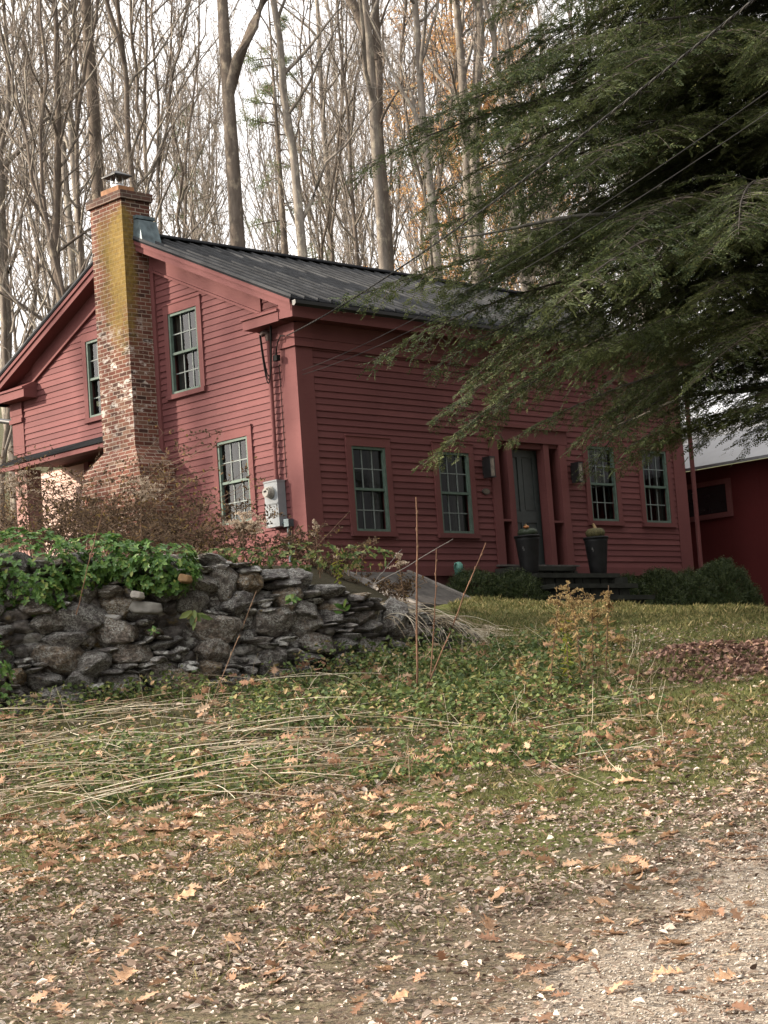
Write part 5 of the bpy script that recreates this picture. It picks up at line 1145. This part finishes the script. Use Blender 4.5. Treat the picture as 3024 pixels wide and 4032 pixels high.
# single plants ----------------------------------------------------------------
def pts_stem(base, d, L, bend, m=9, wob=.012, seed=0):
    r = np.random.default_rng(seed); v = np.linspace(0, 1, m); d = unit(np.array(d, float)); b = np.array(bend, float)
    return np.array(base) + d * L * v[:, None] + b * (L * v ** 2)[:, None] + np.concatenate([[[0, 0, 0]], np.cumsum(r.normal(0, wob * L / m * 2, (m - 1, 3)), 0)])
R3, F3 = np.append(RH, 0), np.append(FH, 0)
def sapling(px0, py0, px1, py1, D, r, label, mat):
    a, b = pix(px0, py0, D), pix(px1, py1, D + .12); v = np.linspace(0, 1, 12); p = a + (b - a) * v[:, None] + np.cumsum(rng.normal(0, .004, (12, 3)), 0); o = tuple(a); mb = MB(); mb.tube(p, np.linspace(r, r * .55, 12), 6)
    for k in (3, 5, 7, 8, 9, 10): mb.tube([p[k], p[k] + (b - a) * .012 + R3 * .006 * (-1) ** k, p[k] + (b - a) * .022 + R3 * .012 * (-1) ** k], [r * 1.1, r * .9, .001], 5)
    tag(mb.build('bare_sapling', mat, None, o), label, 'sapling')
REDST = simple('red_brown_stem', (.16, .085, .05), .8, .3, 9)
sapling(1645, 2700, 1641, 1962, 20.2, .0125, 'tallest upright bare red brown stem before the cellar hatch', REDST)
sapling(1690, 2720, 1722, 2160, 20.4, .0085, 'shorter thin dark stem between two taller bare stems', REDST)
sapling(1678, 2712, 1915, 2135, 20.0, .0095, 'bare stem leaning right across the cellar hatch', REDST)
sapling(1470, 2300, 1786, 2120, 22.6, .006, 'bleached cane slanting up to the right over the cellar hatch', PLANKLIGHT)
sapling(1468, 2305, 1580, 2158, 22.4, .005, 'short bleached cane leaning over the wall end', PLANKLIGHT)
sapling(1080, 2330, 1385, 2010, 22.0, .0045, 'thin bowed cane before the first front window', STEM)
sapling(300, 2420, 420, 1930, 20.4, .006, 'thin arching bramble cane rising before the left ground cover', REDST)
sapling(740, 3010, 1010, 2330, 18.2, .005, 'thin dry cane slanting across the stone wall face', STEM)
def dry_weed(px, py, D, H, label, seed, lean=(0, 0), plume=1.0, group=None, name='goldenrod', green=0):
    r = np.random.default_rng(seed); o = pix(px, py, D); d_, s_ = ds(o[0], o[1]); o[2] = float(hgt(d_, s_)) - .02; t = empty(name, tuple(o), label, 'dried plant', group)
    st = NB(); lf = NB(); pl = NB(); P = pts_stem((0, 0, 0), R3 * lean[0] + F3 * lean[1] + np.array([0, 0, 1.]), H, R3 * r.uniform(-.12, .12), seed=seed); V, Fq = tubes(P[None], np.linspace(.009, .0035, 9)[None], 5); st.add(V, Fq)
    n = int(64 * H); u = r.uniform(.15, .92, n); b = np.stack([np.interp(u, np.linspace(0, 1, 9), P[:, i]) for i in range(3)], 1); a = r.uniform(0, 6.28, n); dd = unit(np.stack([np.cos(a), np.sin(a), r.normal(-.5, .5, n)], 1)); V, Fq = leaf_quads(b, dd, rvec(n), r.uniform(.04, .11, n), r.uniform(.010, .028, n), .5); lf.add(V, Fq)
    nbr = int(13 * plume)
    for k in range(nbr):
        t0 = r.uniform(.72, 1); b0 = np.array([np.interp(t0, np.linspace(0, 1, 9), P[:, i]) for i in range(3)]); a = r.uniform(0, 6.28); q = pts_stem(b0, (math.cos(a) * .9, math.sin(a) * .9, .9), r.uniform(.06, .20) * plume * (1.4 - t0) * 2, (math.cos(a) * .2, math.sin(a) * .2, -.55), 6, seed=seed + k); V, Fq = tubes(q[None], np.linspace(.003, .001, 6)[None], 3); st.add(V, Fq)
        m = 30; uu = r.uniform(.1, 1, m); bb = np.stack([np.interp(uu, np.linspace(0, 1, 6), q[:, i]) for i in range(3)], 1); V, Fq = leaf_quads(bb, unit(r.normal(size=(m, 3)) + np.array([0, 0, .6])), unit(r.normal(size=(m, 3))), r.uniform(.016, .038, m), r.uniform(.008, .018, m), .3); pl.add(V, Fq)
    link('stem', st.mesh('stem', STEM), t); link('leaves', lf.mesh('leaves', YELLOWG if green else GOLDW if group else DRYLEAF), t)
    if nbr: link('seed_head', pl.mesh('seed_head', GOLDW if group else PLUME), t)
G = 'dried goldenrods standing at the lawn edge'
dry_weed(2168, 2760, 19.6, 1.06, 'goldenrod leftmost of the lawn edge group, dark stemmed with bent head', 701, (.07, 0), .8, G)
dry_weed(2290, 2700, 20.0, 1.18, 'tallest golden brown goldenrod before the stone steps', 702, (.05, 0), 1.5, G)
dry_weed(2240, 2720, 20.1, .85, 'goldenrod with pale green upper leaves beside the tallest one', 703, (.03, 0), 1.2, G, green=1)
dry_weed(2330, 2690, 20.3, .92, 'goldenrod with full tan plume just right of the tallest one', 704, (.10, 0), 1.4, G)
dry_weed(2380, 2640, 20.6, 1.02, 'slim goldenrod in front of the right hand urn', 705, (.12, 0), .8, G)
dry_weed(2440, 2620, 20.8, .5, 'short withered goldenrod at the right of its group', 707, (.05, 0), .6, G)
dry_weed(2080, 2790, 19.3, .55, 'short dark withered weed left of the goldenrods', 708, (-.1, 0), .4, G)
dry_weed(560, 2235, 22.4, .95, 'feathery grey plumed weed standing before the chimney', 709, (.02, 0), 1.7)
dry_weed(130, 2180, 22.6, 1.05, 'drooping grey plume nodding before the sunlit porch', 710, (-.06, 0), 1.8)
dry_weed(960, 2230, 23.2, .62, 'pinkish plumed weed below the meter box', 711, (.05, 0), 1.5)
dry_weed(1030, 2240, 23.6, .58, 'pale plumed weed between the meter and lower window', 712, (-.1, 0), 1.4)
dry_weed(1260, 2260, 24.2, .75, 'thin reddish dry weed before the corner board', 713, (0, 0), .5)
dry_weed(1590, 2290, 24.6, .75, 'brown plumed weed below the first front window', 714, (-.08, 0), 1.0)
dry_weed(1330, 2290, 23.4, .55, 'withered weed with a few yellow leaves on the terrace edge', 715, (.1, 0), .3, green=1)
def bramble(D, S, H, Wd, label, seed, ncane=26, leaf=1.0, mat=DRYLEAF):
    r = np.random.default_rng(seed); b = P3d(D, S, -.03); t = empty('bramble_bush', tuple(b), label, 'bush'); st = NB(); lf = NB(); Q = []
    for k in range(ncane):
        a = r.uniform(0, 6.28); q = pts_stem((r.normal(0, Wd * .28), r.normal(0, Wd * .28), 0), (math.cos(a) * .45, math.sin(a) * .45, 1), H * r.uniform(.7, 1.5), (math.cos(a) * .3, math.sin(a) * .3, -.35), 10, .06, seed * 50 + k); Q.append(q)
    Q = np.array(Q); V, Fq = tubes(Q, np.tile(np.linspace(.0055, .002, 10), (ncane, 1)), 4); st.add(V, Fq); Sd = []
    for q in Q:
        for j in range(9):
            i = r.integers(2, 10); a = r.uniform(0, 6.28); Sd.append(pts_stem(q[i], (math.cos(a), math.sin(a), r.uniform(.0, 1.2)), H * r.uniform(.12, .38), (0, 0, -.2), 5, .08, int(r.integers(1e6))))
    Sd = np.array(Sd); V, Fq = tubes(Sd, np.tile(np.linspace(.0028, .0012, 5), (len(Sd), 1)), 3); st.add(V, Fq); n = int(len(Sd) * 5 * leaf)
    i = r.integers(0, len(Sd), n); j = r.integers(1, 5, n); V, Fq = leaf_quads(Sd[i, j], unit(r.normal(size=(n, 3))), unit(r.normal(size=(n, 3))), r.uniform(.025, .06, n), r.uniform(.015, .035, n), .4); lf.add(V, Fq)
    link('stems', st.mesh('stems', STEM), t); link('leaves', lf.mesh('leaves', mat), t)
bramble(27.0, -4.05, 1.75, 1.0, 'dense brown bramble thicket in front of the chimney base', 1, 60, 1.3)
bramble(26.2, -3.2, 1.35, 1.0, 'brown bramble bush right of the chimney below the gable wall', 2, 52, 1.1)
bramble(26.8, -4.75, .95, .7, 'dark bramble bush before the recessed porch', 3, 26, 1.0)
bramble(25.2, -2.4, .85, .8, 'low twiggy bush under the lower gable window', 4, 34, .9)
bramble(24.6, -4.3, .8, .9, 'low tangle of canes behind the green ground cover', 5, 34, .7)
bramble(25.6, -1.5, .65, .7, 'low dry brush below the electric meter', 6, 30, .8)
bramble(25.4, -.7, .55, .6, 'reddish dry brush at the corner board foot', 7, 28, .7)
bramble(25.6, .0, .5, .5, 'dry brush on the terrace below the first front window', 8, 24, .6)
bramble(28.6, -6.9, 1.2, .8, 'twiggy bush at the far left beyond the porch', 9, 30, .7)
bramble(23.9, -3.2, .7, .7, 'small tangle above the middle of the stone wall', 10, 26, .6)
bramble(29.5, -3.0, 1.3, .5, 'tall thin canes leaning on the gable wall', 11, 16, .8)
for i, (D, S, H) in enumerate([(40, -8.2, 2.6), (43, -7.6, 3.0), (46, -9.4, 3.2), (48, -8.2, 3.0)]): bramble(D, S, H, 1.8, ['russet thicket at the wood edge left of the porch', 'tall russet thicket behind the left cornice return', 'brown thicket farthest left at the wood edge', 'dark thicket deep behind the porch roof'][i], 20 + i, 60, 1.6)
# broad-leaved weeds growing out of the wall
def wall_weed(px, py, D, label, seed, n=9, l=.16, down=1.0, mat=IVY):
    r = np.random.default_rng(seed); o = tuple(pix(px, py, D)); nb = NB(); a = r.uniform(-1.2, 1.2, n); d = unit(R3 * np.sin(a)[:, None] - F3 * .5 + np.array([0, 0, 1.]) * (np.cos(a) * -down + r.uniform(-.3, .5, n))[:, None])
    V, Fq = leaf_quads(np.zeros((n, 3)) + r.normal(0, .02, (n, 3)), d, unit(-F3 + r.normal(0, .4, (n, 3))), r.uniform(.5, 1.1, n) * l, r.uniform(.22, .4, n) * l, .1); nb.add(V, Fq); tag(link('wall_weed', nb.mesh('wall_weed', mat), None, o), label, 'weed')
wall_weed(765, 2410, 20.55, 'limp pale green broad leaves hanging from the wall', 1, 10, .20, 1.0, BANKG)
wall_weed(1355, 2400, 21.6, 'small upright green plant rooted in the wall near its right end', 2, 8, .15, -.6)
wall_weed(1150, 2345, 21.2, 'ferny green tuft growing between upper stones', 3, 16, .12, .6)
wall_weed(600, 2480, 20.5, 'tiny green sprig trailing down the middle of the wall', 4, 14, .07, .9)
# ================================================================== LIGHT
sd_ = unit(np.array([-.32, .28, .165]))         # towards the sun
sun = bpy.data.lights.new('sun', 'SUN'); sun.energy = 5.0; sun.angle = math.radians(1.2); sun.color = (1.0, .86, .70)
so = bpy.data.objects.new('sun', sun); COL.objects.link(so); so.rotation_euler = Vector(sd_).to_track_quat('Z', 'Y').to_euler()
wd = bpy.data.worlds.new('World'); SC.world = wd; wd.use_nodes = True; nt = wd.node_tree; bg = nt.nodes['Background']
sky = nt.nodes.new('ShaderNodeTexSky'); sky.sky_type = 'NISHITA'; sky.sun_disc = False
sky.sun_elevation = math.asin(sd_[2]); sky.sun_rotation = math.atan2(sd_[0], sd_[1]); sky.air_density = 1.0; sky.dust_density = 2.0
tc = nt.nodes.new('ShaderNodeTexCoord'); mp = nt.nodes.new('ShaderNodeMapping'); mp.inputs['Scale'].default_value = (1, 1, 2.4); nt.links.new(tc.outputs['Generated'], mp.inputs['Vector'])
nz = nt.nodes.new('ShaderNodeTexNoise'); nz.inputs['Scale'].default_value = 2.2; nz.inputs['Detail'].default_value = 6; nt.links.new(mp.outputs[0], nz.inputs['Vector'])
cr = nt.nodes.new('ShaderNodeValToRGB'); cr.color_ramp.elements[0].position = .25; cr.color_ramp.elements[0].color = (.72, .72, .72, 1); cr.color_ramp.elements[1].position = .6; nt.links.new(nz.outputs['Fac'], cr.inputs['Fac'])
mx = nt.nodes.new('ShaderNodeMix'); mx.data_type = 'RGBA'; nt.links.new(cr.outputs['Color'], mx.inputs[0]); nt.links.new(sky.outputs[0], mx.inputs[6]); mx.inputs[7].default_value = (9.2, 8.8, 8.45, 1)     # thin bright cloud veil
dt = nt.nodes.new('ShaderNodeVectorMath'); dt.operation = 'DOT_PRODUCT'; nt.links.new(tc.outputs['Generated'], dt.inputs[0]); dt.inputs[1].default_value = tuple(sd_)
mr = nt.nodes.new('ShaderNodeMapRange'); mr.inputs['From Min'].default_value = -.75; mr.inputs['From Max'].default_value = .8; mr.inputs['To Min'].default_value = .19; mr.inputs['To Max'].default_value = 1.9; nt.links.new(dt.outputs['Value'], mr.inputs['Value'])
vs = nt.nodes.new('ShaderNodeVectorMath'); vs.operation = 'SCALE'; nt.links.new(mx.outputs[2], vs.inputs[0]); nt.links.new(mr.outputs[0], vs.inputs['Scale'])   # veil is brighter towards the sun
nt.links.new(vs.outputs[0], bg.inputs['Color']); bg.inputs['Strength'].default_value = .10
SC.view_settings.view_transform = 'Standard'; SC.view_settings.look = 'None'; SC.view_settings.exposure = 1.08; SC.view_settings.gamma = 1.0
SC.cycles.max_bounces = 8; SC.cycles.transparent_max_bounces = 12
